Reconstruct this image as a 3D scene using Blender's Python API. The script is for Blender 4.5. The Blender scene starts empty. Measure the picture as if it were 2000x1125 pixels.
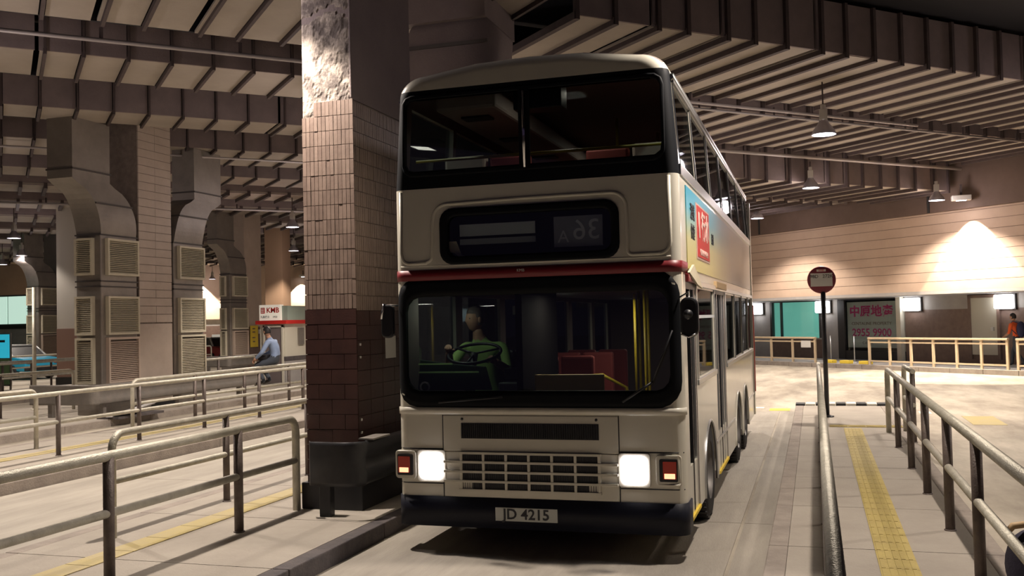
import bpy, bmesh, math, random
from mathutils import Vector, Matrix, Euler
R = random.Random(7)
PI = math.pi
S = bpy.context.scene
COL = S.collection
# ------------------------------------------------------------------ camera
F, CH = 1900.0, 2.05
th, pt, ro = math.radians(17.2), math.atan(61.5/F), math.atan(.0236)
fw = Vector((-math.sin(th)*math.cos(pt), math.cos(th)*math.cos(pt), math.sin(pt)))
r0 = Vector((math.cos(th), math.sin(th), 0)); u0 = r0.cross(fw)
rr = r0*math.cos(ro) - u0*math.sin(ro); uu = u0*math.cos(ro) + r0*math.sin(ro)
cam = bpy.data.cameras.new('camera'); co = bpy.data.objects.new('camera', cam); COL.objects.link(co)
m = Matrix((rr, uu, -fw)).transposed().to_4x4(); m.translation = (0, 0, CH); co.matrix_world = m
cam.sensor_width = 36; cam.lens = F*36/2000; cam.clip_start = .05; cam.clip_end = 300
S.camera = co
# ------------------------------------------------------------------ world, exposure
w = bpy.data.worlds.new('world'); S.world = w; w.use_nodes = True
w.node_tree.nodes['Background'].inputs[0].default_value = (.30, .22, .42, 1)
w.node_tree.nodes['Background'].inputs[1].default_value = .05
S.view_settings.view_transform = 'Standard'; S.view_settings.look = 'None'
S.view_settings.exposure = 0.40; S.view_settings.gamma = 1; S.view_settings.use_curve_mapping = False
LAMP_W = 310.0        # each high-bay lamp
WARM = (1.0, .875, .76)
LAMP_FILL_W = 42.0       # point fill added under each lamp to lift the ceiling
SALOON_FILL_W = 2.2       # fill added to make the bus interior visible
s2 = math.sqrt(.5)
def UV(U, V, z): return Vector((U*s2 - V*s2, U*s2 + V*s2, z))

# ------------------------------------------------------------------ materials
def mat(name, col, rough=.6, metal=0., col2=None, nscale=3., amt=.5, bump=0., bscale=40., coords='pos', stretch=None, emit=None, estr=0., coat=0., spec=None):
    M = bpy.data.materials.new(name); M.use_nodes = True
    nt = M.node_tree; b = nt.nodes['Principled BSDF']
    b.inputs['Base Color'].default_value = (*col, 1); b.inputs['Roughness'].default_value = rough; b.inputs['Metallic'].default_value = metal
    if coat: b.inputs['Coat Weight'].default_value = coat; b.inputs['Coat Roughness'].default_value = .12
    if spec is not None: b.inputs['Specular IOR Level'].default_value = spec
    src = None
    if col2 or bump:
        g = nt.nodes.new('ShaderNodeNewGeometry'); src = g.outputs['Position']
        if stretch:
            mp = nt.nodes.new('ShaderNodeMapping'); mp.inputs['Scale'].default_value = stretch
            nt.links.new(src, mp.inputs[0]); src = mp.outputs[0]
    if col2:
        n = nt.nodes.new('ShaderNodeTexNoise'); n.inputs['Scale'].default_value = nscale; n.inputs['Detail'].default_value = 5; n.inputs['Roughness'].default_value = .65
        nt.links.new(src, n.inputs['Vector'])
        cr = nt.nodes.new('ShaderNodeValToRGB')
        cr.color_ramp.elements[0].position = .5 - amt/2; cr.color_ramp.elements[1].position = .5 + amt/2
        cr.color_ramp.elements[0].color = (*col, 1); cr.color_ramp.elements[1].color = (*col2, 1)
        nt.links.new(n.outputs['Fac'], cr.inputs[0]); nt.links.new(cr.outputs[0], b.inputs['Base Color'])
    if bump:
        n2 = nt.nodes.new('ShaderNodeTexNoise'); n2.inputs['Scale'].default_value = bscale; n2.inputs['Detail'].default_value = 6
        nt.links.new(src, n2.inputs['Vector'])
        bp = nt.nodes.new('ShaderNodeBump'); bp.inputs['Strength'].default_value = bump; bp.inputs['Distance'].default_value = .02
        nt.links.new(n2.outputs['Fac'], bp.inputs['Height']); nt.links.new(bp.outputs[0], b.inputs['Normal'])
    if emit:
        b.inputs['Emission Color'].default_value = (*emit, 1); b.inputs['Emission Strength'].default_value = estr
    return M
def glass(name, tint=(.5, .6, .62), refl=1.45, rough=.02, gmax=.95):
    M = bpy.data.materials.new(name); M.use_nodes = True; nt = M.node_tree; nt.nodes.clear()
    o = nt.nodes.new('ShaderNodeOutputMaterial'); mx = nt.nodes.new('ShaderNodeMixShader')
    t = nt.nodes.new('ShaderNodeBsdfTransparent'); t.inputs[0].default_value = (*tint, 1)
    g = nt.nodes.new('ShaderNodeBsdfGlossy'); g.inputs['Roughness'].default_value = rough; g.inputs[0].default_value = (.95, .97, 1, 1)
    lw = nt.nodes.new('ShaderNodeLayerWeight'); lw.inputs[0].default_value = .5; pw = nt.nodes.new('ShaderNodeMath'); pw.operation = 'POWER'; pw.inputs[1].default_value = 5
    f = nt.nodes.new('ShaderNodeMapRange'); f.inputs[3].default_value = ((refl-1)/(refl+1))**2 + .01; f.inputs[4].default_value = gmax
    nt.links.new(lw.outputs['Facing'], pw.inputs[0]); nt.links.new(pw.outputs[0], f.inputs[0])
    nt.links.new(f.outputs[0], mx.inputs[0]); nt.links.new(t.outputs[0], mx.inputs[1]); nt.links.new(g.outputs[0], mx.inputs[2]); nt.links.new(mx.outputs[0], o.inputs[0])
    return M
def emis(name, col, st):
    M = bpy.data.materials.new(name); M.use_nodes = True; nt = M.node_tree; nt.nodes.clear()
    o = nt.nodes.new('ShaderNodeOutputMaterial'); e = nt.nodes.new('ShaderNodeEmission'); e.inputs[0].default_value = (*col, 1); e.inputs[1].default_value = st
    nt.links.new(e.outputs[0], o.inputs[0]); return M

M_road = mat('road_concrete', (.25, .215, .17), .75, col2=(.50, .445, .36), nscale=.6, amt=.3, bump=.25, bscale=30, stretch=(1.6, .5, 1), spec=.35)
M_lane = mat('lane_concrete', (.24, .215, .18), .7, col2=(.42, .38, .32), nscale=1.2, amt=.5, bump=.25, bscale=40, stretch=(2.2, .35, 1), spec=.4)
M_pave = mat('paving_concrete', (.30, .265, .225), .8, col2=(.40, .36, .305), nscale=1.6, amt=.6, bump=.3, bscale=50, spec=.25)
M_kerb = mat('kerb_concrete', (.20, .17, .15), .85, col2=(.36, .31, .26), nscale=4, amt=.6, bump=.4, bscale=40)
M_kdark = mat('dark_kerb', (.045, .04, .045), .8, col2=(.12, .10, .095), nscale=5, bump=.3)
M_yel = mat('tactile_yellow', (.36, .28, .10), .75, col2=(.47, .37, .12), nscale=5, bump=.3, bscale=60)
M_yelf = mat('worn_yellow', (.40, .33, .20), .75, col2=(.46, .37, .14), nscale=3, bump=.2)
M_white = mat('road_white', (.60, .56, .48), .7, col2=(.75, .71, .62), nscale=8)
M_black = mat('black_paint', (.02, .02, .022), .6)
M_rail = mat('galvanised_rail', (.36, .335, .27), .4, .35, col2=(.56, .53, .44), nscale=9, amt=.5, bump=.35, bscale=90)
M_post = mat('painted_post', (.085, .065, .06), .5, .3, col2=(.17, .135, .115), nscale=9, bump=.25, bscale=80)
M_soff = mat('soffit_panel', (.31, .265, .22), .8, col2=(.40, .345, .29), nscale=1.1, amt=.6, bump=.15, bscale=20)
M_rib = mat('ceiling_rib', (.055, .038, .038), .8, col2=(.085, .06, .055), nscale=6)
M_riser = mat('beam_face', (.17, .13, .125), .8, col2=(.24, .185, .175), nscale=2, bump=.2)
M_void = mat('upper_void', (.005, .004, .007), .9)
M_pipe = mat('pale_pipe', (.38, .34, .33), .5, .2)
M_duct = mat('galvanised_duct', (.21, .185, .165), .48, .45, col2=(.30, .265, .23), nscale=2.5, bump=.12, bscale=15)
M_seam = mat('duct_seam', (.06, .05, .045), .6)
M_tile = mat('glazed_tile', (.18, .13, .105), .42, col2=(.26, .19, .155), nscale=7, amt=.5, bump=.08, bscale=60)
M_tile2 = mat('glazed_tile_b', (.155, .11, .09), .38, col2=(.225, .165, .135), nscale=9, amt=.5, bump=.08, bscale=60)
M_grout = mat('grout', (.24, .19, .155), .85, col2=(.14, .105, .085), nscale=8, bump=.4)
M_dtile = mat('oxblood_tile', (.034, .015, .013), .38, col2=(.062, .027, .022), nscale=5, bump=.1, bscale=50)
M_dgrout = mat('dark_grout', (.03, .016, .014), .8)
M_ptile = mat('pale_tile', (.40, .32, .26), .5, col2=(.50, .41, .34), nscale=2, bump=.1)
M_conc = mat('raw_concrete', (.10, .08, .07), .9, col2=(.30, .255, .215), nscale=6, amt=.16, bump=.5, bscale=25)
M_pconc = mat('painted_concrete', (.15, .115, .11), .8, col2=(.19, .15, .14), nscale=2, bump=.25)
M_bl = mat('black_rubber', (.012, .012, .015), .45)
M_guard = mat('guard_rail_dark', (.02, .02, .024), .4, .4, col2=(.045, .045, .048), nscale=4)
M_guardg = mat('guard_rail_grey', (.17, .155, .14), .55, .3, col2=(.25, .22, .19), nscale=4, bump=.3)
M_cream = mat('bus_cream', (.66, .63, .53), .33, col2=(.61, .58, .49), nscale=1.5, coat=.5)
M_inter = mat('bus_interior', (.16, .125, .11), .7)
M_band = mat('bus_black', (.006, .007, .009), .6, spec=.12)
M_navy = mat('bumper_navy', (.008, .009, .017), .5, spec=.25)
M_red = mat('bus_red', (.19, .008, .013), .45)
M_alu = mat('aluminium', (.55, .55, .54), .3, .85)
M_chrome = mat('chrome', (.8, .8, .8), .12, 1.)
M_tyre = mat('tyre', (.018, .017, .017), .8, bump=.4, bscale=90)
M_hub = mat('wheel_hub', (.16, .15, .14), .5, .5)
M_glass = glass('bus_glass', (.80, .84, .84), 1.5)
M_gls2 = glass('side_glass', (.25, .28, .28), 1.6, gmax=.36)
M_glss = glass('shop_glass', (.9, .94, .93), 1.5)
M_head = emis('headlight_glow', (1, .93, .95), 9)
M_ind = emis('indicator_glow', (1, .30, .16), 2.2)
M_indr = mat('indicator_red', (.26, .03, .02), .3, emit=(1, .10, .05), estr=.04)
M_bulb = emis('lamp_disc', (1, .97, 1), 10)
M_wl = emis('wall_lamp_glow', (1, .98, .98), 9)
M_lampb = mat('lamp_reflector', (.38, .36, .40), .4, .5)
M_lampw = mat('lamp_ballast', (.45, .42, .38), .6)
M_fasc = mat('fascia_cream', (.46, .335, .25), .75, col2=(.53, .395, .30), nscale=1.5, bump=.1)
M_fascb = mat('fascia_brown', (.11, .072, .055), .8, col2=(.15, .10, .078), nscale=1, bump=.1)
M_dado = mat('brown_tile_wall', (.13, .085, .07), .5, col2=(.19, .13, .105), nscale=6)
M_wallg = mat('grey_wall', (.30, .28, .27), .8, col2=(.38, .36, .34), nscale=2)
M_frame = mat('dark_frame', (.03, .028, .028), .5)
M_door = mat('pale_door', (.46, .44, .37), .6)
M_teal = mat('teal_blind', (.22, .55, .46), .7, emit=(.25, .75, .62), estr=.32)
M_sheet = mat('grey_poster', (.46, .47, .46), .5)
M_purp = mat('sign_magenta', (.50, .02, .17), .5)
M_maroon = mat('stop_flag_maroon', (.20, .025, .04), .45)
M_paper = mat('paper_white', (.62, .60, .56), .7)
M_ink = mat('ink', (.03, .03, .035), .6)
M_yell = mat('bright_yellow', (.72, .52, .05), .6)
M_ypole = mat('yellow_pole', (.52, .38, .03), .35)
M_fence = mat('cream_fence', (.48, .37, .24), .6, col2=(.58, .46, .31), nscale=6)
M_louv = mat('louvre_cream', (.64, .58, .44), .55, col2=(.54, .49, .37), nscale=5)
M_louvb = mat('louvre_pink', (.52, .41, .33), .55)
M_louvd = mat('louvre_back', (.10, .085, .07), .8)
M_seat = mat('seat_red', (.34, .07, .06), .7)
M_cover = mat('seat_cover', (.62, .52, .44), .8)
M_skin = mat('skin', (.42, .23, .15), .6)
M_hair = mat('hair', (.015, .012, .012), .6)
M_green = mat('shirt_green', (.34, .52, .16), .8)
M_hivis = mat('hi_vis', (.55, .95, .35), .5)
M_blue = mat('shirt_blue', (.20, .27, .42), .8, col2=(.25, .32, .48), nscale=12)
M_jean = mat('trousers_slate', (.055, .065, .085), .85)
M_orange = mat('shirt_orange', (.80, .13, .03), .8)
M_bagb = mat('backpack_navy', (.025, .03, .09), .75)
M_shoe = mat('shoe', (.025, .02, .02), .6)
M_tanh = mat('tan_leather', (.55, .38, .20), .6)
M_booth = mat('booth_cream', (.56, .53, .44), .6)
M_boothw = mat('booth_sign_white', (.78, .74, .64), .5, emit=(1, .9, .75), estr=.25)
M_kred = mat('sign_red', (.58, .02, .015), .45)
M_tred = mat('taxi_red', (.42, .012, .015), .3, coat=.5)
M_tsil = mat('taxi_silver', (.55, .54, .52), .35, .3)
M_tblu = mat('car_blue', (.02, .36, .60), .3, coat=.5)
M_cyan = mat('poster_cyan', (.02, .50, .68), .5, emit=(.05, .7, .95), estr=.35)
M_pgreen = mat('poster_green', (.20, .36, .17), .6)
M_planks = mat('white_planks', (.60, .58, .57), .6)

# ------------------------------------------------------------------ mesh builder
def woff(o):
    v = Vector((0, 0, 0))
    while o: v = v + o.location; o = o.parent
    return v
class MB:
    def __init__(s): s.v = []; s.f = []; s.mi = []; s.cur = 0; s.sm = []
    def add(s, vs, fs, smooth=False):
        n = len(s.v); s.v += [Vector(v) for v in vs]
        for f in fs: s.f.append([i+n for i in f]); s.mi.append(s.cur); s.sm.append(smooth)
        return s
    def box(s, x0, y0, z0, x1, y1, z1):
        return s.add([(x0,y0,z0),(x1,y0,z0),(x1,y1,z0),(x0,y1,z0),(x0,y0,z1),(x1,y0,z1),(x1,y1,z1),(x0,y1,z1)],
              [(0,3,2,1),(4,5,6,7),(0,1,5,4),(1,2,6,5),(2,3,7,6),(3,0,4,7)])
    def prism(s, pts, d):      # polygon pts (3D, planar) extruded by vector d
        n = len(pts); d = Vector(d); P = [Vector(p) for p in pts]
        s.add(P + [p + d for p in P], [list(range(n))[::-1], list(range(n, 2*n))] + [(i, (i+1) % n, n+(i+1) % n, n+i) for i in range(n)])
        return s
    def obox(s, c, ax, ay, az):   # centre and half-axis vectors
        c, ax, ay, az = map(Vector, (c, ax, ay, az))
        vs = [c+i*ax+j*ay+k*az for k in (-1, 1) for (i, j) in ((-1,-1),(1,-1),(1,1),(-1,1))]
        return s.add(vs, [(0,3,2,1),(4,5,6,7),(0,1,5,4),(1,2,6,5),(2,3,7,6),(3,0,4,7)])
    def tube(s, pts, r, n=10, caps=True, smooth=True):
        P = [Vector(p) for p in pts]; rs = r if isinstance(r, (list, tuple)) else [r]*len(P)
        base = len(s.v); up = None
        for i, p in enumerate(P):
            t = (P[min(i+1, len(P)-1)] - P[max(i-1, 0)]).normalized()
            if up is None: up = Vector((0, 0, 1)) if abs(t.z) < .9 else Vector((1, 0, 0))
            a = t.cross(up).normalized(); b = a.cross(t).normalized(); up = b
            for k in range(n):
                q = 2*PI*k/n; s.v.append(p + (a*math.cos(q) + b*math.sin(q))*rs[i])
        for i in range(len(P)-1):
            for k in range(n):
                s.f.append([base+i*n+k, base+(i+1)*n+k, base+(i+1)*n+(k+1) % n, base+i*n+(k+1) % n]); s.mi.append(s.cur); s.sm.append(smooth)
        if caps:
            s.f.append([base+k for k in range(n)]); s.f.append([base+(len(P)-1)*n+k for k in range(n)][::-1]); s.mi += [s.cur]*2; s.sm += [False]*2
        return s
    def lathe(s, prof, c, n=24, axis='z'):
        base = len(s.v); c = Vector(c)
        for (r, h) in prof:
            for k in range(n):
                q = 2*PI*k/n
                d = Vector((r*math.cos(q), r*math.sin(q), h))
                if axis == 'x': d = Vector((d.z, d.x, d.y))
                if axis == 'y': d = Vector((d.x, d.z, d.y))
                s.v.append(c + d)
        for i in range(len(prof)-1):
            for k in range(n):
                s.f.append([base+i*n+k, base+i*n+(k+1) % n, base+(i+1)*n+(k+1) % n, base+(i+1)*n+k]); s.mi.append(s.cur); s.sm.append(True)
        return s
    def ell(s, c, rad, n=16, m=10):
        prof = [(max(1e-4, math.sin(PI*i/m)), -math.cos(PI*i/m)) for i in range(m+1)]
        b = len(s.v); s.lathe(prof, (0, 0, 0), n)
        for i in range(b, len(s.v)): s.v[i] = Vector(c) + Vector((s.v[i].x*rad[0], s.v[i].y*rad[1], s.v[i].z*rad[2]))
        return s
    def build(s, name, mats, parent=None, bevel=0., local=False, **props):
        me = bpy.data.meshes.new(name)
        off = woff(parent) if (parent and not local) else Vector((0, 0, 0))
        me.from_pydata([tuple(v - off) for v in s.v], [], s.f)
        if not isinstance(mats, (list, tuple)): mats = [mats]
        for M in mats: me.materials.append(M)
        me.polygons.foreach_set('material_index', s.mi); me.polygons.foreach_set('use_smooth', s.sm)
        me.update()
        bm = bmesh.new(); bm.from_mesh(me); bmesh.ops.recalc_face_normals(bm, faces=bm.faces)
        if bevel:
            es = [e for e in bm.edges if e.is_manifold and e.calc_face_angle(0) > .6]
            bmesh.ops.bevel(bm, geom=es, offset=bevel, segments=2, affect='EDGES', clamp_overlap=True, profile=.5)
        bm.to_mesh(me); bm.free()
        o = bpy.data.objects.new(name, me); COL.objects.link(o)
        if parent: o.parent = parent
        for k, v in props.items(): o[k] = v
        return o
def empty(name, loc=(0, 0, 0), label=None, cat=None, group=None, kind=None, parent=None):
    o = bpy.data.objects.new(name, None); COL.objects.link(o); o.location = loc; o.empty_display_size = .1
    if parent: o.parent = parent
    if label: o['label'] = label
    if cat: o['category'] = cat
    if group: o['group'] = group
    if kind: o['kind'] = kind
    return o
def inst(me, name, parent, loc, rot=None, scale=None, **props):
    o = bpy.data.objects.new(name, me); COL.objects.link(o); o.parent = parent
    o.location = Vector(loc) - (woff(parent) if parent else Vector((0, 0, 0)))
    if rot: o.rotation_euler = rot
    if scale: o.scale = scale
    for k, v in props.items(): o[k] = v
    return o
def unit(mats, name='piece', x=1, y=1, z=1):
    """mesh data of a small bevelled block, centred"""
    mb = MB().box(-x/2, -y/2, -z/2, x/2, y/2, z/2)
    o = mb.build(name, mats); me = o.data; bpy.data.objects.remove(o); return me
def text(s, size, M, parent, origin, xdir, ydir, ext=.003, name='lettering', align='CENTER', sx=1., bold=0., **props):
    c = bpy.data.curves.new(name, 'FONT'); c.body = s; c.size = size; c.extrude = ext; c.align_x = align; c.align_y = 'CENTER'; c.offset = bold; c.resolution_u = 3
    t = bpy.data.objects.new(name, c); COL.objects.link(t)
    dg = bpy.context.evaluated_depsgraph_get(); me = bpy.data.meshes.new_from_object(t.evaluated_get(dg))
    bpy.data.objects.remove(t)
    X = Vector(xdir).normalized()*sx; Y = Vector(ydir).normalized(); Z = X.cross(Y).normalized()
    off = woff(parent) if parent else Vector((0, 0, 0))
    for v in me.vertices: v.co = Vector(origin) + X*v.co.x + Y*v.co.y + Z*v.co.z - off
    me.materials.clear(); me.materials.append(M)
    o = bpy.data.objects.new(name, me); COL.objects.link(o)
    if parent: o.parent = parent
    for k, v in props.items(): o[k] = v
    return o
def rrect(w, h, r, n=6, cx=0., cy=0.):
    out = []
    for (sx, sy, a) in ((1, 1, 0), (-1, 1, PI/2), (-1, -1, PI), (1, -1, 1.5*PI)):
        for k in range(n+1):
            q = a + PI/2*k/n
            out.append((cx + sx*(w/2-r) + r*math.cos(q), cy + sy*(h/2-r) + r*math.sin(q)))
    return out
def resample(P, n):
    L = [0]
    for i in range(len(P)): L.append(L[-1] + (Vector(P[(i+1) % len(P)]) - Vector(P[i])).length)
    out = []; j = 0
    for k in range(n):
        d = L[-1]*k/n
        while L[j+1] < d: j += 1
        t = (d-L[j])/max(1e-9, L[j+1]-L[j]); a = Vector(P[j]); b = Vector(P[(j+1) % len(P)]); out.append(tuple(a+(b-a)*t))
    return out

# ================================================================== SETTING
# ---- road
MB().box(-90, -25, -.3, 60, 110, 0).build('floor', M_road, kind='structure')
def lane(x0, x1, y0, y1):
    e = empty('floor', (x0, y0, 0), kind='structure')
    y = y0
    while y < y1 - .01:
        y2 = min(y + 4.6, y1)
        MB().box(x0+.006, y+.006, -.02, x1-.006, y2-.006, .008).build('slab', M_lane, e); y = y2
    return e
lane(-3.92, -.74, -4, 21); lane(-.72, -.43, -4, 21); lane(-9.7, -6.75, 2, 34)
# ---- bus platforms
def platform(name, x0, x1, y0, y1, label_k, step=1.75, endk=False):
    e = empty(name, (x0, y0, 0), kind='structure')
    kw = .16
    y = y0
    while y < y1-.01:
        y2 = min(y+step, y1)
        MB().box(x0+kw, y+.006, 0.0, x1-kw, y2-.006, .15).build('slab', M_pave, e)
        for (a, b) in ((x0, x0+kw), (x1-kw, x1)):
            MB().box(a+.002, y+.005, -.02, b-.002, y2-.005, .152).build('kerb_stone', M_kerb if b < 2 and a > -1 else (M_kdark if b > -4.2 and a > -4.3 else M_kerb), e, bevel=.012)
        y = y2
    return e
pr = platform('floor_platform', -.42, 1.36, -2.2, 20.8, '')
platform('floor_platform', -6.72, -3.95, -2.0, 34, '')
platform('floor_platform', -12.8, -9.72, 4, 40, '', 2.6)
platform('floor_platform', -18.7, -14.2, 8, 44, '', 2.6)
platform('floor_platform', -25, -21.6, 12, 50, '', 3.5)
# black and white kerb round the right platform's end
n = 9
for k in range(n):
    x0 = -.42 + (1.78)*k/n; x1 = -.42 + 1.78*(k+1)/n - .01
    MB().box(x0, 20.8+.12*math.sin(PI*k/n), 0, x1, 21.16+.12*math.sin(PI*k/n), .19).build('kerb_stone', M_black if k % 2 == 0 else M_white, pr, bevel=.015)
# tactile strip: five raised bars on each yellow tile
tl = empty('tactile_strip', (.54, 10, .15), 'yellow ribbed tactile paving strip down the middle of the right platform', 'paving')
bar = MB()
tme = None
y = 3.0; k = 0
while y < 16.9:
    mb = MB().box(-.138, -.140, 0, .138, .140, .006)
    for j in range(5): mb.box(-.125+j*.053, -.135, .006, -.125+j*.053+.03, .135, .011)
    if tme is None:
        o = mb.build('tile', M_yel, tl, local=True); tme = o.data; o.location = Vector((.54, y, .151)) - woff(tl)
    else: inst(tme, 'tile', tl, (.54, y, .151))
    y += .284
for j in range(4): inst(tme, 'tile', tl, (.33+j*.284, 17.1, .151), rot=(0, 0, PI/2))
def ystrip(x, y0, y1, wd, nm, lab):
    e = empty(nm, (x, y0, .152), lab, 'paving', 'worn yellow strips on the left platforms')
    y = y0; me = None
    while y < y1:
        if me is None:
            o = MB().box(-wd/2, 0, 0, wd/2, .49, .006).build('tile', M_yelf, e, local=True); me = o.data; o.location = (0, 0, 0)
        else: inst(me, 'tile', e, (x, y, .152))
        y += .5
ystrip(-5.72, 2.5, 14, .26, 'tactile_strip', 'worn yellow strip between the two nearest left railings')
ystrip(-11.5, 6, 26, .28, 'tactile_strip', 'worn yellow strip between the railings across the empty left lane')
# road marking patches
def patch(x, y, w_, l, M, lab, g=None, rz=0):
    o = MB().box(-w_/2, -l/2, 0, w_/2, l/2, .004).build('road_marking', M, None, label=lab, category='road marking'); o.location = (x, y, .0005); o.rotation_euler.z = rz
    if g: o['group'] = g
patch(-.76, 21.5, .42, .5, M_yell, 'yellow square painted on the road just past the bus tail')
patch(-1.35, 21.9, .5, .3, M_white, 'worn white block painted on the road beside the yellow square')
patch(2.9, 19.6, .55, 1.5, M_yelf, 'large worn yellow patch on the road right of the right railing')
for k, (x, y) in enumerate(((1.75, 21.4), (2.05, 21.0), (2.35, 20.5))):
    patch(x, y, .22, .5, M_white, 'small worn white block in the row leading to the large yellow patch', 'white road blocks')

# ---- ceiling
zS = 6.6
ang = PI/4
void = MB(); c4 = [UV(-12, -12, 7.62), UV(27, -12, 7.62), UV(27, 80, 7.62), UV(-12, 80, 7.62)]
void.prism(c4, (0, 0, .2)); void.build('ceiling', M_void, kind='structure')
def strip(U0, U1, V0, V1, zs, rise, far=False, pitch=.7, ph=0.):
    """a dropped run of soffit bays between ribs, with its near riser face"""
    e = empty('ceiling_bay', UV(U0, V0, zs), kind='structure')
    e.name = 'ceiling'
    n = int((U1-U0)/pitch)
    if far:
        a, b, c_ = MB(), MB(), MB()
        for i in range(n):
            u = U0+i*pitch
            a.prism([UV(u+.05, V0+.04, zs+.02), UV(u+pitch-.05, V0+.04, zs+.02), UV(u+pitch-.05, V1, zs+.02), UV(u+.05, V1, zs+.02)], (0, 0, .04))
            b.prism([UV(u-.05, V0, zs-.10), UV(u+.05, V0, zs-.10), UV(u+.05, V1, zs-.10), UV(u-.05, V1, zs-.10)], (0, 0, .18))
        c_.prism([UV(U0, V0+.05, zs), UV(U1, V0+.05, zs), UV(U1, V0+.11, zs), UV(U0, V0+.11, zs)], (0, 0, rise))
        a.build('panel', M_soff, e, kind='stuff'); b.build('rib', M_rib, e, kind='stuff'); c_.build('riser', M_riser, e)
        return
    L = V1-V0
    def block(mb, u0, u1, v0, v1, z0, z1):
        q = [(u0*s2-v0*s2, u0*s2+v0*s2), (u1*s2-v0*s2, u1*s2+v0*s2), (u1*s2-v1*s2, u1*s2+v1*s2), (u0*s2-v1*s2, u0*s2+v1*s2)]
        mb.prism([(x, y, z0) for x, y in q], (0, 0, z1-z0))
    p = MB(); block(p, .045, pitch-.045, .08, L, .02, .06)
    g = MB(); block(g, .03, pitch-.03, .05, .10, .02, rise)
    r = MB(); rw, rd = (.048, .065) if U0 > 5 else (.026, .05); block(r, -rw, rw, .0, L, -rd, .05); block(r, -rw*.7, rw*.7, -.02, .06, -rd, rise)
    md = []
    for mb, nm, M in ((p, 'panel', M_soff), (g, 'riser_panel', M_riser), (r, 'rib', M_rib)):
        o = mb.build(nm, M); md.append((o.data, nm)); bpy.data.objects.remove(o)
    for i in range(n+1):
        u = U0+i*pitch
        if i < n:
            inst(md[0][0], 'panel', e, UV(u, V0, zs+R.uniform(-.012, .012))); inst(md[1][0], 'riser_panel', e, UV(u, V0, zs))
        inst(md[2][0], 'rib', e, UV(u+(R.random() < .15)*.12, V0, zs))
    # far-side closing plate of the run
    mb = MB(); mb.prism([UV(U0, V1, zs+.03), UV(U1, V1, zs+.03), UV(U1, V1+.05, zs+.03), UV(U0, V1+.05, zs+.03)], (0, 0, rise)); mb.build('back_plate', M_void, e)
for (a, b) in ((9.5, 15.5), (17.4, 19.25), (21.8, 23.15), (25.5, 28.0), (30.1, 31.9)):
    strip(-6 + (.45 if a > 20 else .26), 7.3 if a < 12 else 9.8, a, b, zS, .95)
for i, (a, b) in enumerate(((33.6, 35.6), (38, 40.4), (43, 45.6), (48.5, 51), (54, 57), (60, 63), (66, 69), (72, 74.5))):
    strip(-12, 26.5, a, b, zS, .95, far=True)
strip(-12, -5.9, 9.5, 15.5, zS, .95, far=True); strip(-12, -5.9, 17.4, 31.9, zS, .95, far=True)
for (a, b, z) in ((12.3, 15.85, zS), (16.75, 20.15, zS)):
    strip(7.7+.0, 26.6, a, b, z, .92)
strip(9.9, 26.9, 20.5, 23.6, 5.76, 1.6, pitch=.75)
strip(9.9, 26.9, 25.0, 31.5, 5.9, 1.3, far=True)
# near run overhead, partly out of frame
strip(16.6, 26.6, 6.5, 9.6, 7.0, .5, far=True)
for k, (V, z, U0, U1, r_) in enumerate(((15.95, 6.47, -8, 19.5, .035), (25.9, 6.45, -8, 9.5, .03), (16.3, 6.44, 8, 26.6, .03), (20.2, 6.42, 9, 26.6, .05), (36.0, 6.3, -8, 20, .04))):
    o = MB().tube([UV(U0, V, z), UV((U0+U1)/2, V, z), UV(U1, V, z)], r_, 8).build('ceiling_pipe', M_pipe, None,
        label=['pale conduit crossing the ceiling nearest the camera', 'thin pale conduit on the ceiling far up left above the duct pillar', 'pale conduit under the ceiling behind the nearest hanging lamp on the right', 'thick pale pipe along the ceiling in front of the deep riser on the right', 'thin pale conduit across the ceiling above the small cabin'][k], category='pipe')
    for j in range(int((U1-U0)/2.1)):
        q = UV(U0+1+j*2.1, V, z); MB().box(q.x-.02, q.y-.02, z, q.x+.02, q.y+.02, z+.2).build('hanger', M_rib, o)

# ---- right-hand wall: overhanging fascia, recessed shopfronts
def ubox(mb, u0, v0, z0, u1, v1, z1):
    return mb.prism([UV(u0, v0, z0), UV(u1, v0, z0), UV(u1, v1, z0), UV(u0, v1, z0)], (0, 0, z1-z0))
e = empty('wall_right', UV(27, 20, 0), kind='structure')
z = 2.65; rows = []
while z < 5.15:
    rows.append((z, min(z+.31, 5.2))); z += .31
for (a, b) in rows:
    v = 4.
    ubox(MB(), 27, 4, a+.006, 27.3, 44, b-.006).build('cladding_course', M_fasc, e)
ubox(MB(), 27.02, 4, 2.66, 27.5, 44, 5.2).build('fascia_core', M_fascb, e)
ubox(MB(), 26.85, 4, 5.2, 27.5, 44, 7.7).build('upper_band', M_fascb, e)
for v in (21.6, 29.6): ubox(MB(), 26.80, v, 5.2, 26.86, v+.06, 7.0).build('conduit', M_frame, e)
ubox(MB(), 27, 4, 2.55, 31, 44, 2.66).build('soffit', M_wallg, e)
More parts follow.
